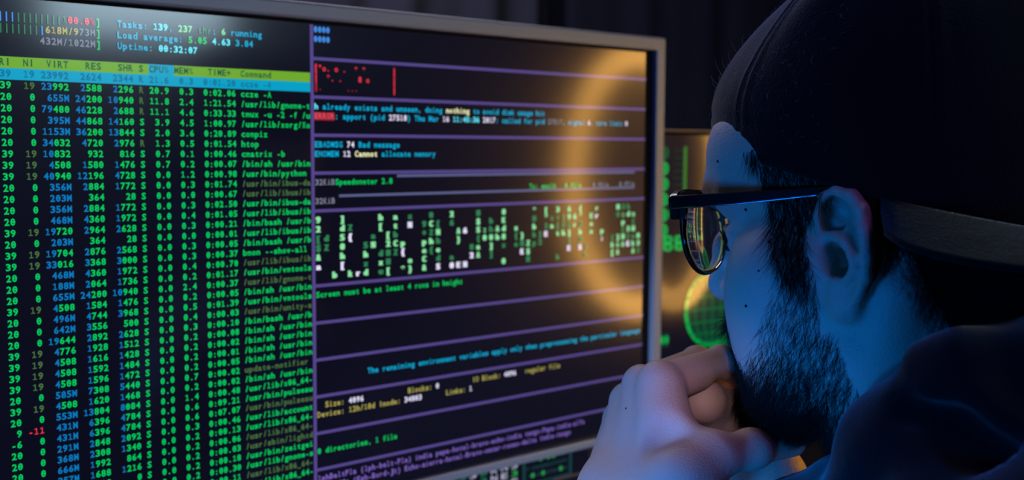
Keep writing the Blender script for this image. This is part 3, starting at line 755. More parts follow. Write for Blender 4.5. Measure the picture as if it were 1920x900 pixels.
# ---- hands and bare forearm: joints in mm about HO, a point between the palms
HO = np.array([0.02392, -0.2821, 1.10779])
def P(x, y, z): return np.array([x, y, z], float)
def slab(f, a0, a1, b0, b1, r0, r1, k, n=3):
    for i in range(n+1):
        t = i/n; f.put(cap_(a0+(b0-a0)*t, a1+(b1-a1)*t, r0, r1), k)
def build_hands():
    f = Field((-190, -150, -310), (150, 130, 80), 1.3)
    # left hand: carpal bases, knuckles
    cb = [P(-42.4, -21.9, -26.1), P(-43.8, -7.8, -29.9), P(-45.1, 6.3, -33), P(-43.5, 16.5, -36.3)]
    mc = [P(-21.5, -1.6, 21.3), P(-15, 17.4, 16.1), P(-7.7, 34.8, 2.4), P(-0.9, 47.4, -11.2)]
    rk = [10.3, 10.0, 9.4, 8.6]
    fa = [P(-57.8, -12.1, -83.6), P(-76.7, -14.7, -161.3)]
    for i in range(4): f.put(cap_(cb[i], mc[i], 12.0, rk[i]), 8)
    for i in range(3): slab(f, cb[i], mc[i], cb[i+1], mc[i+1], 10.5, rk[i+1]-3.2, 6, 3)
    wr = [P(-49.6, -17.8, -46), P(-48.1, 5.4, -53.8)]
    f.put(cap_((cb[0]+cb[1])/2, wr[0], 15, 17), 14); f.put(cap_((cb[2]+cb[3])/2, wr[1], 14, 16), 14)
    f.put(cap_(wr[0], wr[1], 17, 16), 12)
    f.put(cap_((wr[0]+wr[1])/2, fa[0], 22, 26), 16)
    for i, m in enumerate(mc):                                      # knuckle heads on the back
        up = P(-41.4, -5.5, 46.7)-P(-31.5, 3.1, 21.6); up /= np.linalg.norm(up)
        f.put(ell(m+up*4.5, (7.2, 7.2, 7.2)), 5)
    # extensor tendons
    for i in range(3): f.put(cap_(cb[i]*0.35+mc[i]*0.65 + (P(-57.3, -2.4, 9.3)-P(-43, 11.3, 4.5))/20*9.2, mc[i]+(P(-57.3, -2.4, 9.3)-P(-43, 11.3, 4.5))/20*8.0, 2.0, 2.6), 7)
    # index finger of the left hand
    ix = [mc[0], P(35.5, 2.5, 25.3), P(60, 5.2, 13.3), P(53.4, -3.2, 5.5)]
    chain(f, ix, [10.2, 8.8, 7.6, 6.6], 3.0); f.put(ell(ix[1], (9.3,)*3), 3)
    f.put(cap_(mc[0]*0.75+ix[1]*0.25+np.array([0, 0, -3]), mc[0]*0.4+ix[1]*0.6+np.array([0, 0, -3]), 8.2, 8.0), 5)
    # flesh under the index knuckle running down into the web
    web = [P(-19.4, -2.9, 14), P(-28.6, -11.9, 4.3), P(-29.5, -23.9, -3.3), P(-24.8, -36.3, -6.6)]
    chain(f, web, [8.5, 9.5, 9.5, 9.0], 8)
    slab(f, cb[0], mc[0], P(-36.9, -33.6, -16.9), P(-22.2, -6.2, 10.3), 11, 8.5, 8, 3)
    f.put(ell(P(-49.6, -30.5, 1.9), (15, 15, 15)), 9, True)             # hollow between thumb and first knuckle
    # thumb of the left hand
    th = [P(-43.1, -36.6, -20.6), P(-22.9, -39.7, -10.1), P(3.3, -43.8, -10), P(36.2, -45.8, -11.1)]
    chain(f, th, [15, 11.4, 9.3, 8.2], 7); f.put(ell(th[2], (9.6, 9.6, 9.4)), 4)
    f.put(cap_(th[0], (wr[0]+cb[0])/2, 16, 15), 12)
    # other fingers of the left hand, wrapped over the right fist
    for m, pts, r in ((mc[1], [P(44.3, 27.6, 21.1), P(72, 31.1, 5.7), P(64.7, 25.8, -4.3)], [9.8, 8.2, 7.4, 6.4]),
                      (mc[2], [P(51.3, 51.6, 3.8), P(77.4, 48.4, -12.4), P(71.9, 41.6, -20.5)], [9.2, 8.2, 7.2, 6.3]),
                      (mc[3], [P(49, 64.8, -14.5), P(69.6, 58.9, -26.8), P(65.7, 51, -33.1)], [8.2, 7.2, 6.4, 5.6])):
        chain(f, [m]+pts, r, 2.5); f.put(ell(pts[0], (r[1]+0.6,)*3), 3)
    L = f.mesh(1)
    # right hand, inside the left
    g = Field((-150, -130, -175), (180, 160, 80), 1.3)
    rm = [P(90.5, 18.2, -14.7), P(98, 20.9, -27.7), P(100.7, 22.6, -39.4), P(97.6, 21.7, -48.1)]
    rw = P(70.7, -8.5, -52.4)
    for a in rm: g.put(cap_(rw + (a-rw)*0.25, a, 15, 9.5), 10)
    for a, b in zip(rm, rm[1:]): slab(g, rw+(a-rw)*0.3, a, rw+(b-rw)*0.3, b, 12, 8.5, 6, 2)
    for m, pts, r in ((rm[0], [P(27.5, 7, 3.1), P(40.9, 11.4, -9), P(56.9, 13, -13.1)], [10.5, 11.2, 8.8, 7.2]),
                      (rm[1], [P(51.1, 10, -12.9), P(67.3, 18.5, -25.9), P(80.7, 20, -26.8)], [9.8, 9.6, 8.0, 6.8]),
                      (rm[2], [P(71.2, 27.9, -30.1), P(79.5, 27.7, -39.5), P(86.6, 24.3, -38.6)], [9.2, 8.4, 7.4, 6.4]),
                      (rm[3], [P(77.5, 29.3, -40.8), P(82.2, 27.2, -47.2), P(88.9, 24.1, -46.4)], [8.2, 7.4, 6.6, 5.8])):
        chain(g, [m]+pts, r, 2.2); g.put(ell(pts[0], (r[1]+0.5,)*3), 3)
    tb = [rw+np.array([4, 6, 22]), P(84.3, 19.4, -4), P(78.4, 30.3, -0.4), P(68.9, 33.5, 2.4)]
    chain(g, tb, [13, 10.5, 8.8, 7.0], 6)
    g.put(cap_(rw, P(82.7, -11.8, -84.8), 21, 22), 14); g.put(cap_(P(82.7, -11.8, -84.8), P(108.8, -16.2, -136.4), 22, 26), 14)
    return L, g.mesh(1)
for v, q in build_hands(): body_parts.append((v/1000+HO, q))

# ---- hoodie: torso, sleeves and the hood lying round the neck (mm, room axes, about the head origin)
def build_hoodie():
    f = Field((-330, -440, -780), (330, 260, 40), 4.0)
    H = lambda x, y, z: (HEAD_R @ np.array([x, y, z], float))
    f.put(ell((0, -135, -330), (175, 115, 175))); f.put(ell((0, -185, -480), (165, 115, 200)), 60); f.put(ell((0, -215, -640), (168, 125, 120)), 60)
    for s in (-1, 1):
        f.put(cap_((s*60, -75, -190), (s*165, -75, -245), 52, 62), 40)
    sl = (-175, -75, -255); sr = (175, -75, -255)
    el_ = P(-163.7, 85.8, -336.1); er = P(109.3, 51.2, -430.7)
    el_[2] = -(HEAD_P[2]-0.80)*1000+66; er[2] = el_[2]
    chain(f, [sl, el_, el_*0.45+P(-146.6, 76.3, -250.5)*0.55], [62, 50, 41], 30)
    chain(f, [sr, er, er*0.3+P(39.4, 75.5, -215.8)*0.7, P(22.5, 76.8, -167.4)], [62, 50, 40, 33], 30)
    # hood roll
    ring = [(-20, 40, -196), (-52, 18, -172), (-78, -7, -124), (-91, -35, -80), (-95, -68, -54), (-82, -106, -46), (-46, -142, -50), (0, -152, -52)]
    rr = [17, 20, 24, 27, 28, 30, 32, 33]
    pts = [H(*p) for p in ring]; pts += [H(-p[0], p[1], p[2]) for p in ring[-2::-1]]; rad = rr+rr[-2::-1]
    chain(f, pts, rad, 10)
    chain(f, [H(-60, 46, -212), H(-112, 6, -196), H(-135, -50, -150), H(-120, -120, -110), H(-60, -170, -110), H(0, -180, -110), H(60, -170, -110), H(120, -120, -110), H(135, -50, -150), H(112, 6, -196)], [24, 32, 40, 44, 46, 46, 46, 44, 40, 32], 22)
    # folds of the hood
    chain(f, [H(-104, -42, -70), H(-122, -62, -95), H(-142, -70, -140)], [10, 12, 10], 16)
    chain(f, [H(-120, 0, -172), H(-100, 34, -176), H(-60, 56, -188)], [18, 20, 16], 14)
    chain(f, [P(-59.5, 31.5, -126.1), P(-65.9, -7.4, -107.2), P(-70.5, -49.1, -100.2), P(-69.5, -83.7, -105.1)], [13, 14, 15, 16], 12)
    chain(f, [P(-98.1, -90.7, -31.3), P(-102.8, -94.3, -39.9), P(-101.2, -100.4, -47.1), P(-97.3, -112.6, -54.7)], [8, 9, 10, 10], 7)
    chain(f, [P(-102.6, -68.2, -31), P(-100.9, -82.4, -26.4), P(-91.3, -106.4, -23.2)], [8, 9, 9], 8)
    chain(f, [P(-113.2, -66.5, -51.1), P(-112.6, -87.3, -53.9), P(-110.2, -110.7, -66.7)], [6, 7, 8], 9, True)
    # opening for the neck
    chain(f, [H(0, -20, 10), H(0, -28, -80), H(0, -40, -170)], [57, 59, 60], 6, True)
    chain(f, [H(0, 10, -80), H(0, 30, -160)], [40, 34], 8, True)
    # sleeve openings
    a = P(22.5, 76.8, -167.4); b = P(-0.2, 84.2, -133.8); chain(f, [a+(a-b)*0.1, b], [27, 27], 0, True)
    return f.mesh(2)
hov, hoq = build_hoodie()
cloth_m = add_bump(add_bump(material('black_cotton', srgb(12, 12, 16), 0.92, spec=0.1), 14, 0.35, 0.012, 3), 900, 0.3, 0.0006, 2)
cloth_m.node_tree.nodes['Principled BSDF'].inputs['Sheen Weight'].default_value = 0.30
cloth_m.node_tree.nodes['Principled BSDF'].inputs['Sheen Roughness'].default_value = 0.5
hoodie = mesh_obj('hoodie', hov/1000+HEAD_P, hoq, cloth_m, man, True, world_space=True)
hoodie['label'] = 'black hoodie with the hood bunched round the neck'

# ---- cap, worn back to front (head mm)
CAPC = np.array([0.0, -12.0, 0.0]); CRX, CRY, CTOP = 86.0, 111.0, 166.0
SEAM0 = math.radians(-50)
def cap_rim(a): return 38 + 31*math.cos(a) - 3*math.sin(a)**2
def cap_pt(a, e, off=0.0):
    """a: azimuth from the front towards the man's right; e: 0 at the rim .. 1 at the crown"""
    ph = e*PI/2; n = 2.35
    c = math.cos(ph)**(2/n) if e < 1 else 0.0; s_ = math.sin(ph)**(2/n)
    zr = cap_rim(a); tuck = 1-0.075*(1-min(e/0.22, 1))**2
    fr = max(0.0, math.cos(a))
    x = (CRX+off)*c*math.sin(a)*tuck; y = (CRY+15*fr+off)*c*math.cos(a)*(tuck+0.02*fr*(1-tuck)/0.075); z = zr+(CTOP+off-zr)*s_
    y -= 55*fr*s_**1.6*c        # the front panel leans back
    return np.array([x, y, z])+CAPC
def seam_d(a):
    d = (a-SEAM0) % (PI/3); return min(d, PI/3-d)
def build_crown():
    na, ne = 288, 72; V = []; Q = []
    r2 = np.random.default_rng(3); ph = r2.uniform(0, 6.28, 8)
    for off0 in (0.0, -1.6):
        for j in range(ne+1):
            e = (j/ne)**1.15*0.999
            for i in range(na):
                a = 2*PI*i/na; dm = seam_d(a)*CRX*math.cos(e*PI/2)
                ridge = 0.9*math.exp(-((dm-2.6)/1.6)**2)-0.7*math.exp(-(dm/0.8)**2) if off0 == 0 else 0; ridge *= min(1.0, e/0.2)
                wr = 1.6*math.sin(3*a+2.2*e+ph[0])*math.sin(4*e+ph[1])+1.0*math.sin(7*a-5*e+ph[2])*(e*(1-e)*3)+0.8*math.sin(11*a+9*e+ph[3])*(e*(1-e)*3)
                hem = 0.7*math.exp(-((e-0.075)/0.012)**2)*-1 if off0 == 0 else 0
                V.append(cap_pt(a, e, off0+ridge+hem+wr*0.8))
    N = (ne+1)*na
    for j in range(ne):
        for i in range(na):
            a, b = j*na+i, j*na+(i+1) % na
            Q.append((b, a, a+na, b+na)); Q.append((a+N, b+N, b+na+N, a+na+N))
    for i in range(na):
        b = (i+1) % na; Q.append((i, b, b+N, i+N))
    return np.array(V), np.array(Q)
cap_m = add_bump(add_bump(material('black_cap_cloth', srgb(11, 11, 14), 0.95, spec=0.1), 700, 0.5, 0.0008, 2), 60, 0.3, 0.002, 4)
cap_m.node_tree.nodes['Principled BSDF'].inputs['Sheen Weight'].default_value = 0.30
cap_m.node_tree.nodes['Principled BSDF'].inputs['Sheen Roughness'].default_value = 0.4
cv, cq = build_crown()
capo = mesh_obj('cap', h2w(cv), cq, cap_m, man, True, world_space=True)
capo['label'] = 'black cloth cap worn backwards'
def build_brim():
    nu, nv = 64, 18; top = []; V = []
    a0, a1 = math.radians(180+84), math.radians(180-84)
    for th in (0.0, -2.6):
        for i in range(nu+1):
            t = i/nu; a = a0+(a1-a0)*t; u = 2*t-1
            L = 72*(1-abs(u)**2.6)**0.5 if abs(u) < 1 else 0
            base = cap_pt(a, 0.003, 1.0)
            out = np.array([math.sin(a)*0.55, math.cos(a), 0]); out /= np.linalg.norm(out)
            for j in range(nv+1):
                w = j/nv
                p = base + out*L*w + np.array([0, 0, -(0.10+0.36*abs(u)**1.5)*L*w-5*w*abs(u)**2]) + np.array([0, 0, th])
                V.append(p)
    M = (nu+1)*(nv+1); Q = []
    I = lambda i, j: i*(nv+1)+j
    for i in range(nu):
        for j in range(nv):
            Q.append((I(i, j), I(i, j+1), I(i+1, j+1), I(i+1, j))); Q.append((I(i, j)+M, I(i+1, j)+M, I(i+1, j+1)+M, I(i, j+1)+M))
        Q.append((I(i, nv), I(i, nv)+M, I(i+1, nv)+M, I(i+1, nv))); Q.append((I(i, 0), I(i+1, 0), I(i+1, 0)+M, I(i, 0)+M))
    return np.array(V), np.array(Q)
vv, qq = build_brim()
def child_of(o, par):
    """hang o on a part; both were made with the man's own coordinates"""
    o.parent = par; return o
child_of(mesh_obj('brim', h2w(vv), qq, cap_m, man, True, world_space=True), capo)
bt = MB(); bt.lathe([(0.1, 0.004), (5, 0.002), (7, -1.5), (7.5, -3.5)], 24); bt.bm.verts.ensure_lookup_table()
for v in bt.bm.verts: v.co = Vector((h2w(np.array(v.co)+cap_pt(0, 0.999)+np.array([0, 0, 3.5]))-np.array([0.10, -0.50, 0.0])))
child_of(bt.build('button', cap_m, man, True), capo)

# ---- hair: every strand a thin tapered tube
FACE_N = None
def face_samples(n, keep, lo=None):
    """random points on the head skin (head mm) with their normals, kept by keep(p, nrm) -> weight 0..1"""
    v = hv[hq]; fn = np.cross(v[:, 1]-v[:, 0], v[:, 2]-v[:, 0]); fn2 = np.cross(v[:, 2]-v[:, 0], v[:, 3]-v[:, 0]); fn = fn+fn2
    A = np.linalg.norm(fn, axis=1); nrm = fn/np.maximum(A, 1e-9)[:, None]
    c = v.mean(1); w = keep(c, nrm)*A; w = w/w.sum()
    idx = rng.choice(len(c), n, p=w); r = rng.uniform(0, 1, (n, 2))
    a, b = r[:, :1], r[:, 1:]
    q = v[idx]; p = q[:, 0]*(1-a)*(1-b)+q[:, 1]*a*(1-b)+q[:, 2]*a*b+q[:, 3]*(1-a)*b
    return p, nrm[idx]
def field_at(f, p):
    i = np.clip(((p-f.lo)/f.h).round().astype(int), 1, f.n-2); F = f.F
    d = F[i[:, 0], i[:, 1], i[:, 2]]
    g = np.stack([F[i[:, 0]+1, i[:, 1], i[:, 2]]-F[i[:, 0]-1, i[:, 1], i[:, 2]], F[i[:, 0], i[:, 1]+1, i[:, 2]]-F[i[:, 0], i[:, 1]-1, i[:, 2]],
                  F[i[:, 0], i[:, 1], i[:, 2]+1]-F[i[:, 0], i[:, 1], i[:, 2]-1]], 1)/(2*f.h)
    ln = np.maximum(np.linalg.norm(g, axis=1), 0.5); g = g/ln[:, None]
    off = p-(f.lo+i*f.h)
    d = d+(g*off).sum(1)
    return np.clip(d, -6, 6), g
def strands(P, N, D, length, rad, segs=5, curl=2.0, lift=0.3, fall=0.0):
    """P roots, N normals, D flow directions, all head mm; returns verts and quads"""
    n = len(P); T = D-N*(D*N).sum(1)[:, None]; T /= np.maximum(np.linalg.norm(T, axis=1), 1e-6)[:, None]
    B = np.cross(N, T); L = length*rng.uniform(0.6, 1.15, n)
    ph = rng.uniform(0, 2*PI, n); am = rng.normal(0, curl, n); sk = rng.normal(0, 0.28, n); lf = lift*rng.uniform(0.4, 1.5, n)
    R = rad*rng.uniform(0.75, 1.2, n)
    t = np.linspace(0, 1, segs+1); pts = []
    for k in t:
        s_ = L*k
        c = P - N*0.4 + T*(s_*(1-0.15*k))[:, None] + N*(s_*lf*(1-0.55*k))[:, None] + B*(s_*sk + am*k*k*np.sin(ph+2.2*k)*1.0)[:, None] + N*(am*0.5*k*k*np.cos(ph+2.6*k))[:, None]
        c = c + np.array([0, 0, -1.0])*(fall*s_*k)[:, None]
        if k > 0:                                                    # keep the strand outside the skin
            for _ in range(2):
                d, g = field_at(HEAD_F, c); c = c+g*np.maximum(0.35-d, 0)[:, None]
        pts.append(c)
    pts = np.stack(pts, 1)                                           # n, segs+1, 3
    V = np.zeros((n, segs+1, 3, 3)); 
    tan = np.gradient(pts, axis=1); tan /= np.maximum(np.linalg.norm(tan, axis=2, keepdims=True), 1e-6)
    u = np.cross(tan, N[:, None, :]+0.01); u /= np.maximum(np.linalg.norm(u, axis=2, keepdims=True), 1e-6); w = np.cross(tan, u)
    for m in range(3):
        an = 2*PI*m/3; rr = R[:, None]*(1-0.8*t[None]**1.5)
        V[:, :, m] = pts+(u*math.cos(an)+w*math.sin(an))*rr[:, :, None]
    base = (np.arange(n)*(segs+1)*3)[:, None, None]
    j = np.arange(segs)[None, :, None]; m = np.arange(3)[None, None, :]
    a = base+j*3+m; b = base+j*3+(m+1) % 3
    Q = np.stack([a, b, b+3, a+3], -1).reshape(-1, 4)
    return V.reshape(-1, 3), Q
def side_of(p):
    """side view of the head: forward and up (mm)"""
    return p[:, 1:3]
def in_poly(xy, poly):
    poly = np.array(poly, float); x, y = xy[:, 0], xy[:, 1]; ins = np.zeros(len(x), bool)
    for (x0, y0), (x1, y1) in zip(poly, np.roll(poly, -1, 0)):
        c = ((y0 > y) != (y1 > y)) & (x < (x1-x0)*(y-y0)/((y1-y0) if y1 != y0 else 1e-9)+x0)
        ins ^= c
    return ins
def poly_dist(xy, line):
    d = np.full(len(xy), 1e9)
    for a, b in zip(line, line[1:]):
        a, b = np.array(a, float), np.array(b, float); ab = b-a
        t = np.clip(((xy-a)@ab)/(ab@ab), 0, 1); d = np.minimum(d, np.linalg.norm(xy-a-t[:, None]*ab, axis=1))
    return d
BEARD_FRONT = [(30.2, 7.3), (34.7, -9.3), (42.3, -22.7), (49.8, -37.7), (59.8, -52.3), (66.0, -43.8), (69.9, -30.3), (76.2, -21.9)]
BEARD = BEARD_FRONT + [(87.3, -35.1), (81.7, -63.4), (79.2, -86.0), (63.2, -92.8), (38.4, -93.4), (3.2, -93.3), (-7.3, -76.8), (-5.7, -55.8), (1.8, -39.2), (7.3, -21.2), (12.3, -1.8), (17.6, 8.0)]
def k_beard(p, n):
    xy = side_of(p); ins = in_poly(xy, BEARD)
    w = np.where(ins, 0.25+0.75*np.clip(poly_dist(xy, BEARD_FRONT)/16, 0, 1)**0.7, 0)
    side = np.abs(p[:, 0]) > 26
    front = (np.abs(p[:, 0]) <= 30) & (p[:, 1] > 55) & (p[:, 2] < -30) & (p[:, 2] > -96)
    lips = (np.abs(p[:, 0]) < 21) & (p[:, 2] < -37) & (p[:, 2] > -55) & (p[:, 1] > 80)
    w = np.where(front & ~lips, 1.0, np.where(side, w, 0)); 
    w = np.where(lips, 0, w)
    ear_ = (np.abs(p[:, 0]) > 70) & (p[:, 1] < 12) & (p[:, 2] > -30)
    return np.where(ear_, 0, w)
SIDEB = [(46.7, 47.8), (44.7, 31.7), (40.7, 15.2), (34.8, 2.8), (30.2, -6.3), (18.3, -7.7), (15.3, 7.3), (20.4, 20.0), (16.8, 29.8), (4.2, 34.6), (-7.3, 41.7), (3.2, 55.2), (45.9, 61.9), (58.6, 59.7)]
def k_side(p, n):
    xy = side_of(p); ok = in_poly(xy, SIDEB) & (np.abs(p[:, 0]) > 40) & (p[:, 2] > -25) & (p[:, 1] > 6)
    return ok*1.0
NAPE = [(-16.2, 41.8), (-18.8, 18.4), (-19.3, 4.7), (-27.4, 11.0), (-33.4, -1.2), (-37.2, -10.8), (-40.5, -24.3), (-44.7, -37.8), (-125.5, -39.2), (-127.5, 54.3), (-8.8, 50.8)]
def k_nape(p, n):
    xy = side_of(p); ok = in_poly(xy, NAPE) & (p[:, 1] < -16) & (p[:, 2] > -80)
    ear_ = (np.abs(p[:, 0]) > 73) & (p[:, 1] > -24) & (p[:, 2] > -30)
    return (ok & ~ear_ & (p[:, 2] < 70))*1.0
hair_m = material('dark_hair', srgb(17, 14, 13), 0.5, spec=0.22)
shade_m = material('cropped_hair', srgb(14, 12, 11), 0.95, spec=0.05)
def flow(p, down=1.0, fwd=0.3): 
    return np.c_[np.zeros(len(p)), np.full(len(p), fwd), np.full(len(p), -down)]
def hair_obj(name, sets, mat=hair_m):
    V, Q = join([(t[0], t[1]) for t in sets]); idx = np.concatenate([np.full(len(t[1]), len(t) > 2, int) for t in sets])
    return mesh_obj(name, h2w(V), Q, [mat, shade_m], man, True, world_space=True, mat_idx=idx)
def under(keep, thr, off):
    """close cropped undergrowth: the skin faces under dense hair, raised a little"""
    v = hv[hq]; fn = np.cross(v[:, 2]-v[:, 0], v[:, 3]-v[:, 1]); fn /= np.maximum(np.linalg.norm(fn, axis=1), 1e-9)[:, None]
    m = keep(v.mean(1), fn) > thr+rng.uniform(-0.08, 0.12, len(v)); q = hq[m]
    vn = np.zeros_like(hv)
    for k in range(4):
        for ax in range(3): vn[:, ax] += np.bincount(hq[:, k], fn[:, ax], len(hv))
    vn /= np.maximum(np.linalg.norm(vn, axis=1), 1e-9)[:, None]
    ids = np.unique(q); mp = np.full(len(hv), -1); mp[ids] = np.arange(len(ids))
    return hv[ids]+vn[ids]*off, mp[q], 1
def join(parts):
    V = []; Q = []; n = 0
    for v, q in parts: V.append(v); Q.append(q+n); n += len(v)
    return np.vstack(V), np.vstack(Q)

def chinness(p): return np.clip((-p[:, 2]-40)/35, 0, 1)*np.clip((p[:, 1]+5)/50, 0, 1)
p, n = face_samples(14000, k_beard); cw_ = chinness(p)
D = flow(p, 1.0, 0.25); D[:, 1] += 0.35*cw_
beard = [strands(p, n, D, 12+8*cw_, 0.075, curl=1.9, lift=0.24)]
p, n = face_samples(17000, lambda a, b: k_beard(a, b)*(chinness(a)**0.8+0.02)); D = flow(p, 1.0, 0.5)
beard.append(strands(p, n, D, 15+5*chinness(p), 0.095, curl=2.6, lift=0.42))
mm = lambda p, n: ((np.abs(p[:, 0]) < 28) & (p[:, 2] < -27) & (p[:, 2] > -38) & (p[:, 1] > 72))*1.0
p, n = face_samples(1500, mm); D = np.c_[p[:, 0]*0.03, np.zeros(len(p)), -np.ones(len(p))]
beard.append(strands(p, n, D, 14, 0.085, curl=2.0, lift=0.9))
bo = hair_obj('beard', beard); bo['label'] = 'full dark beard and moustache'
p, n = face_samples(4200, k_side); D = flow(p, 1.0, -0.10)
head_hair = [strands(p, n, D, 17, 0.10, curl=1.2, lift=0.14)]
p, n = face_samples(3600, k_nape); D = flow(p, 1.0, -0.35)
head_hair += [strands(p, n, D, 13, 0.085, curl=1.0, lift=0.2), under(k_nape, 0.5, 0.4)]
def k_nape_edge(p, n):
    xy = side_of(p); d = poly_dist(xy, [(-18.8, 18.4), (-19.3, 4.7), (-27.4, 11.0), (-33.4, -1.2), (-37.2, -10.8), (-40.5, -24.3), (-44.7, -37.8)])
    return (d < 9)*np.clip(1-d/9, 0, 1)**1.5*((p[:, 1] < -16) & (p[:, 2] > -85) & ~((np.abs(p[:, 0]) > 73) & (p[:, 1] > -24)))
p, n = face_samples(2200, k_nape_edge); D = flow(p, 1.0, 0.0)
head_hair.append(strands(p, n, D, 8, 0.075, curl=0.8, lift=0.14))
ho_ = hair_obj('hair', head_hair); ho_['label'] = 'dark sideburns and short hair below the cap'
# eyebrows, lashes
kb_ = lambda p, n: ((np.abs(np.abs(p[:, 0])-33) < 17) & (np.abs(p[:, 2]-(31+0.0*p[:, 0])) < 4.5) & (p[:, 1] > 78))*1.0
for s in (-1, 1):
    p, n = face_samples(260, lambda a, b: kb_(a, b)*(a[:, 0]*s > 0)); D = np.c_[np.sign(p[:, 0])*1.0, np.zeros(len(p)), np.full(len(p), -0.1)]
    hair_obj('eyebrow', [strands(p, n, D, 8, 0.08, curl=0.6, lift=0.2)])
for s in (-1, 1):
    t = np.linspace(-1, 1, 34); P_ = np.c_[s*(32+11*t), 88.0-5.5*np.abs(t)**2-2.0*t, 16.5-2*t*t]
    N_ = np.c_[s*0.35*(t+0.3), np.ones(34), 0.1+0*t]; N_ /= np.linalg.norm(N_, axis=1)[:, None]
    hair_obj('eyelashes', [strands(P_, N_, np.tile([0, 0, -0.6], (34, 1)), 9, 0.07, curl=0.5, lift=2.2)])
# eyes
eye_m = material('eye_white', srgb(205, 200, 196), 0.15)
for s in (-1, 1):
    e = MB(); bmesh.ops.create_uvsphere(e.bm, u_segments=24, v_segments=16, radius=12.0)
    for v in e.bm.verts: v.co = Vector(h2w(np.array(v.co)+np.array([s*32, 73.5, 13.5]))-np.array([0.10, -0.50, 0.0]))
    e.build('eye', eye_m, man, True)
# a few loose hairs caught on the front of the cap
tl = []
P_ = np.array([cap_pt(math.radians(a), e) for a, e in ((-22, .28), (-20, .3), (-24, .18), (-23, .16), (-26, .2), (-20, .17), (-30, .24), (-18, .22))]); N_ = P_-np.array([0, -10, 60]); N_ /= np.linalg.norm(N_, axis=1)[:, None]
tl.append(strands(P_, N_, np.tile([0.2, 0, 1.0], (8, 1)), 9, 0.10, curl=3.0, lift=1.6))
child_of(hair_obj('loose_hairs', tl, material('pale_lint', srgb(190, 160, 130), 0.6)), capo)
r3 = np.random.default_rng(11)
P_ = np.array([cap_pt(a, e, 0.9) for a, e in zip(r3.uniform(-1.5, 0.4, 420), r3.uniform(0.02, 0.85, 420))]); N_ = P_-np.array([0, -10, 60]); N_ /= np.linalg.norm(N_, axis=1)[:, None]
child_of(hair_obj('lint', [strands(P_, N_, r3.normal(0, 1, (420, 3)), 3.6, 0.075, curl=1.8, lift=0.4)], material('grey_lint', srgb(130, 132, 140), 0.8)), capo)

# ---- spectacles (head mm)
sp_o = h2w((0, 100, 18))
specs = empty('eyeglasses', tuple(sp_o), 'half rim eyeglasses with thick black brow bar worn by the bearded person', 'glasses')
def spec_mesh(name, mb, mat, parent=specs, smooth=True):
    for v in mb.bm.verts: v.co = Vector(h2w(np.array(v.co))-sp_o)
    return mb.build(name, mat, parent, smooth)
acet_m = material('black_acetate', srgb(13, 13, 17), 0.16)
rimm_m = material('dark_metal_rim', srgb(60, 58, 62), 0.18, 0.95)
gold_m = material('steel_edge', srgb(150, 152, 160), 0.15, 1.0)
lens_m = bpy.data.materials.new('lens_glass'); lens_m.use_nodes = True
nt = lens_m.node_tree; nt.nodes.remove(nt.nodes['Principled BSDF']); gl = nt.nodes.new('ShaderNodeBsdfGlass')
gl.inputs['IOR'].default_value = 1.55; gl.inputs['Roughness'].default_value = 0.0; gl.inputs['Color'].default_value = (0.97, 0.97, 0.95, 1)
nt.links.new(gl.outputs[0], nt.nodes['Material Output'].inputs[0])
LW, LH = 24.5, 21.0
def lens_outline(t):
    c, s_ = math.cos(t), math.sin(t); n = 2.9 if s_ > 0 else 2.15
    k = (abs(c)**n+abs(s_)**n)**(-1/n); return LW*k*c*(1.0 if s_ > 0 else 1-0.05*abs(s_)), LH*k*s_
def lens_frame(s):
    """centre and axes of one lens: u outward, w up, n forward"""
    wrap = math.radians(7); u = np.array([s*math.cos(wrap), -math.sin(wrap), 0]); w = np.array([0, 0.09, 0.996]); n_ = np.cross(w, u)*s
    n_ = n_ if n_[1] > 0 else -n_
    return np.array([s*38.0, 102.5, 15.0]), u, w, n_/np.linalg.norm(n_)
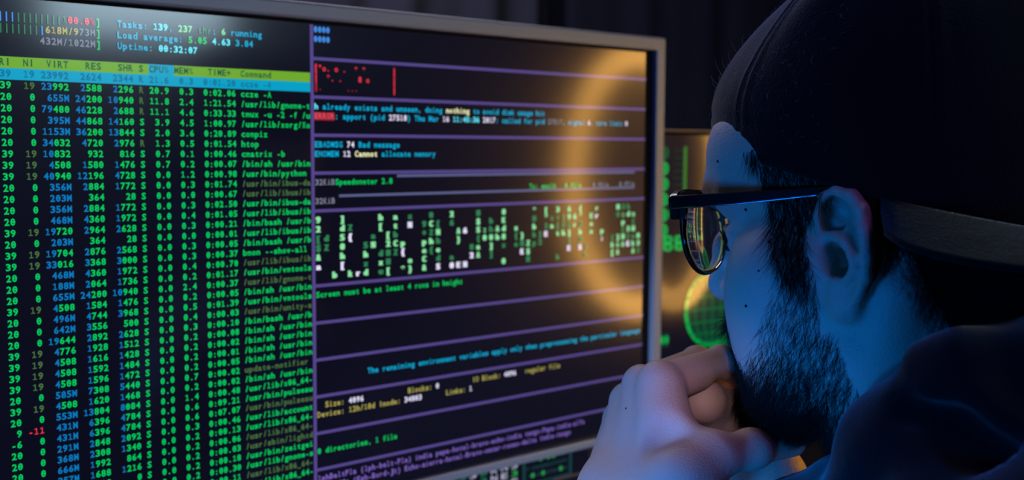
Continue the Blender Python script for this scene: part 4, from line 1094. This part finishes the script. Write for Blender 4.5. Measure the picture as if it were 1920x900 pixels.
for s in (-1, 1):
    c0, u, w, n_ = lens_frame(s)
    P3 = lambda x, z, d=0.0: c0+u*x+w*z+n_*d
    # lens: a thin-centred dished glass
    NT, NR = 64, 10; V = []; Q = []
    def sag(rho, R): return rho*rho/(2*R)
    for side in (0, 1):
        V.append(P3(0, 0, 0.6 if side == 0 else -0.6))
        for j in range(1, NR+1):
            for i in range(NT):
                x, z = lens_outline(2*PI*i/NT); x *= j/NR; z *= j/NR; rho = math.hypot(x, z)
                V.append(P3(x, z, (0.6-sag(rho, 210)) if side == 0 else (-0.6-sag(rho, 72))))
    M = 1+NR*NT; F = []
    for side, o_ in ((0, 0), (1, M)):
        for i in range(NT):
            k = (i+1) % NT; t3 = (o_, o_+1+i, o_+1+k); F.append(t3 if side == 0 else t3[::-1])
            for j in range(NR-1):
                a = o_+1+j*NT; q4 = (a+i, a+NT+i, a+NT+k, a+k); F.append(q4 if side == 0 else q4[::-1])
    a = 1+(NR-1)*NT
    for i in range(NT):
        k = (i+1) % NT; F.append((a+i, a+M+i, a+M+k, a+k))
    b = MB(); vs_ = [b.bm.verts.new(v) for v in V]
    for q in F: b.bm.faces.new([vs_[i] for i in q])
    spec_mesh('lens', b, lens_m)
    # lower rim: a thin metal wire round the lens
    b = MB(); b.tube([P3(*[1.015*q for q in lens_outline(2*PI*i/72)], -1.6) for i in range(72)], 0.65, 10, closed=True); spec_mesh('rim', b, rimm_m)
    # brow bar: thick, along the top
    b = MB(); prof = []
    for i in range(25):
        t = i/24; x = -24+56*t; zt = LH*(1-0.10*max(0, (abs(x)-12)/14)**2)
        hgt = 4.2+1.6*t; prof.append((x, zt, hgt))
    rings = []
    for x, z, h_ in prof:
        y0, y1 = 2.8, -3.4
        rings.append([b.bm.verts.new(P3(x, z+dz, d-max(0, x-24)*0.30)) for dz, d in ((-1.0, y1), (-1.0, y0), (h_*0.8, y0), (h_, y0-1.2), (h_, y1+1.2), (h_*0.8, y1))])
    for A, B in zip(rings, rings[1:]):
        for k in range(6): b.bm.faces.new((A[k], A[(k+1) % 6], B[(k+1) % 6], B[k]))
    b.bm.faces.new(rings[0][::-1]); b.bm.faces.new(rings[-1])
    spec_mesh('brow_bar', b, acet_m, smooth=False)
    # end piece hanging at the outer corner and hinge
    b = MB(); e0 = P3(29.0, LH-6.2, -3.0)
    b.box(tuple(e0-np.array([3.6, 3.2, 5.0])), tuple(e0+np.array([3.6, 3.2, 5.4])), 1.2); spec_mesh('end_piece', b, acet_m, smooth=False)
    b = MB(); hp_ = np.array([s*69.5, 95.0, 34.0]); b.tube([hp_+np.array([0, 0, -2.6]), hp_+np.array([0, 0, 2.6])], 1.5, 12); spec_mesh('hinge', b, rimm_m)
    # temple: deep at the front, thinning to the ear, then bent down behind it
    path = [(s*70.8, 97.5, 34.6, 3.4), (s*72.2, 80, 34.8, 3.2), (s*73.2, 52, 35.3, 2.8), (s*73.6, 28, 36.2, 2.3), (s*74.0, 6, 37.2, 1.9), (s*73.5, -6, 35.5, 1.9), (s*72, -14, 28, 2.0), (s*70, -17, 18, 2.0)]
    b = MB(); rings = []
    for i, (x, y, z, h_) in enumerate(path):
        pa = np.array(path[max(i-1, 0)][:3]); pb = np.array(path[min(i+1, len(path)-1)][:3]); t = (pb-pa)/np.linalg.norm(pb-pa)
        side = np.array([1, 0, 0.0]); up = np.cross(side, t); up = up if up[2]+up[1]*0.5 > 0 else -up
        rings.append([b.bm.verts.new(np.array([x, y, z])+side*a_+up*c_) for a_, c_ in ((-1.5, -h_+.5), (-1.0, -h_), (1.0, -h_), (1.5, -h_+.5), (1.5, h_-.5), (1.0, h_), (-1.0, h_), (-1.5, h_-.5))])
    for A, B in zip(rings, rings[1:]):
        for k in range(8): b.bm.faces.new((A[k], A[(k+1) % 8], B[(k+1) % 8], B[k]))
    b.bm.faces.new(rings[0][::-1]); b.bm.faces.new(rings[-1])
    tp = spec_mesh('temple', b, acet_m, smooth=False)
    b = MB(); b.tube([np.array([x+s*1.1, y, z-h_-0.1]) for x, y, z, h_ in path[:6]], 0.55, 8); spec_mesh('metal_edge', b, gold_m, tp)
    # nose pad
    b = MB(); pc = P3(-21.5, -5, -6.5); bmesh.ops.create_uvsphere(b.bm, u_segments=14, v_segments=10, radius=1.0)
    for v in b.bm.verts: v.co = Vector(np.array(v.co)*np.array([1.6, 2.6, 5.0])+pc)
    b.tube([pc, P3(-22.5, 2, -1.0)], 0.6, 8); spec_mesh('nose_pad', b, rimm_m)
b = MB(); b.tube([np.array([x, 105.5+1.5*(1-(x/13)**2), 24+2.0*(1-(x/13)**2)]) for x in np.linspace(-14, 14, 13)], 1.6, 10); spec_mesh('bridge', b, rimm_m)

bv, bq = join(body_parts)
body = mesh_obj('body', bv, bq, skin_m, man, True, world_space=True)

# small moles on the cheek, temple and hand
mole_m = material('mole', srgb(52, 30, 26), 0.6)
for mx, my, mz, r in ((0.0305, -0.2978, 1.2475, 1.0), (0.0325, -0.3154, 1.2225, 1.1), (0.0184, -0.3407, 1.2079, 1.0), (0.0145, -0.3304, 1.1749, 1.0), (0.0138, -0.3383, 1.1935, 0.7), (-0.0102, -0.2716, 1.1152, 0.7)):
    q = bv[np.argmin(((bv-np.array([mx, my, mz]))**2).sum(1))]
    b = MB(); bmesh.ops.create_uvsphere(b.bm, u_segments=10, v_segments=8, radius=r/1000*0.8)
    for v in b.bm.verts: v.co = v.co+Vector(q-np.array([0.10, -0.50, 0.0]))
    b.build('mole', mole_m, man, True)
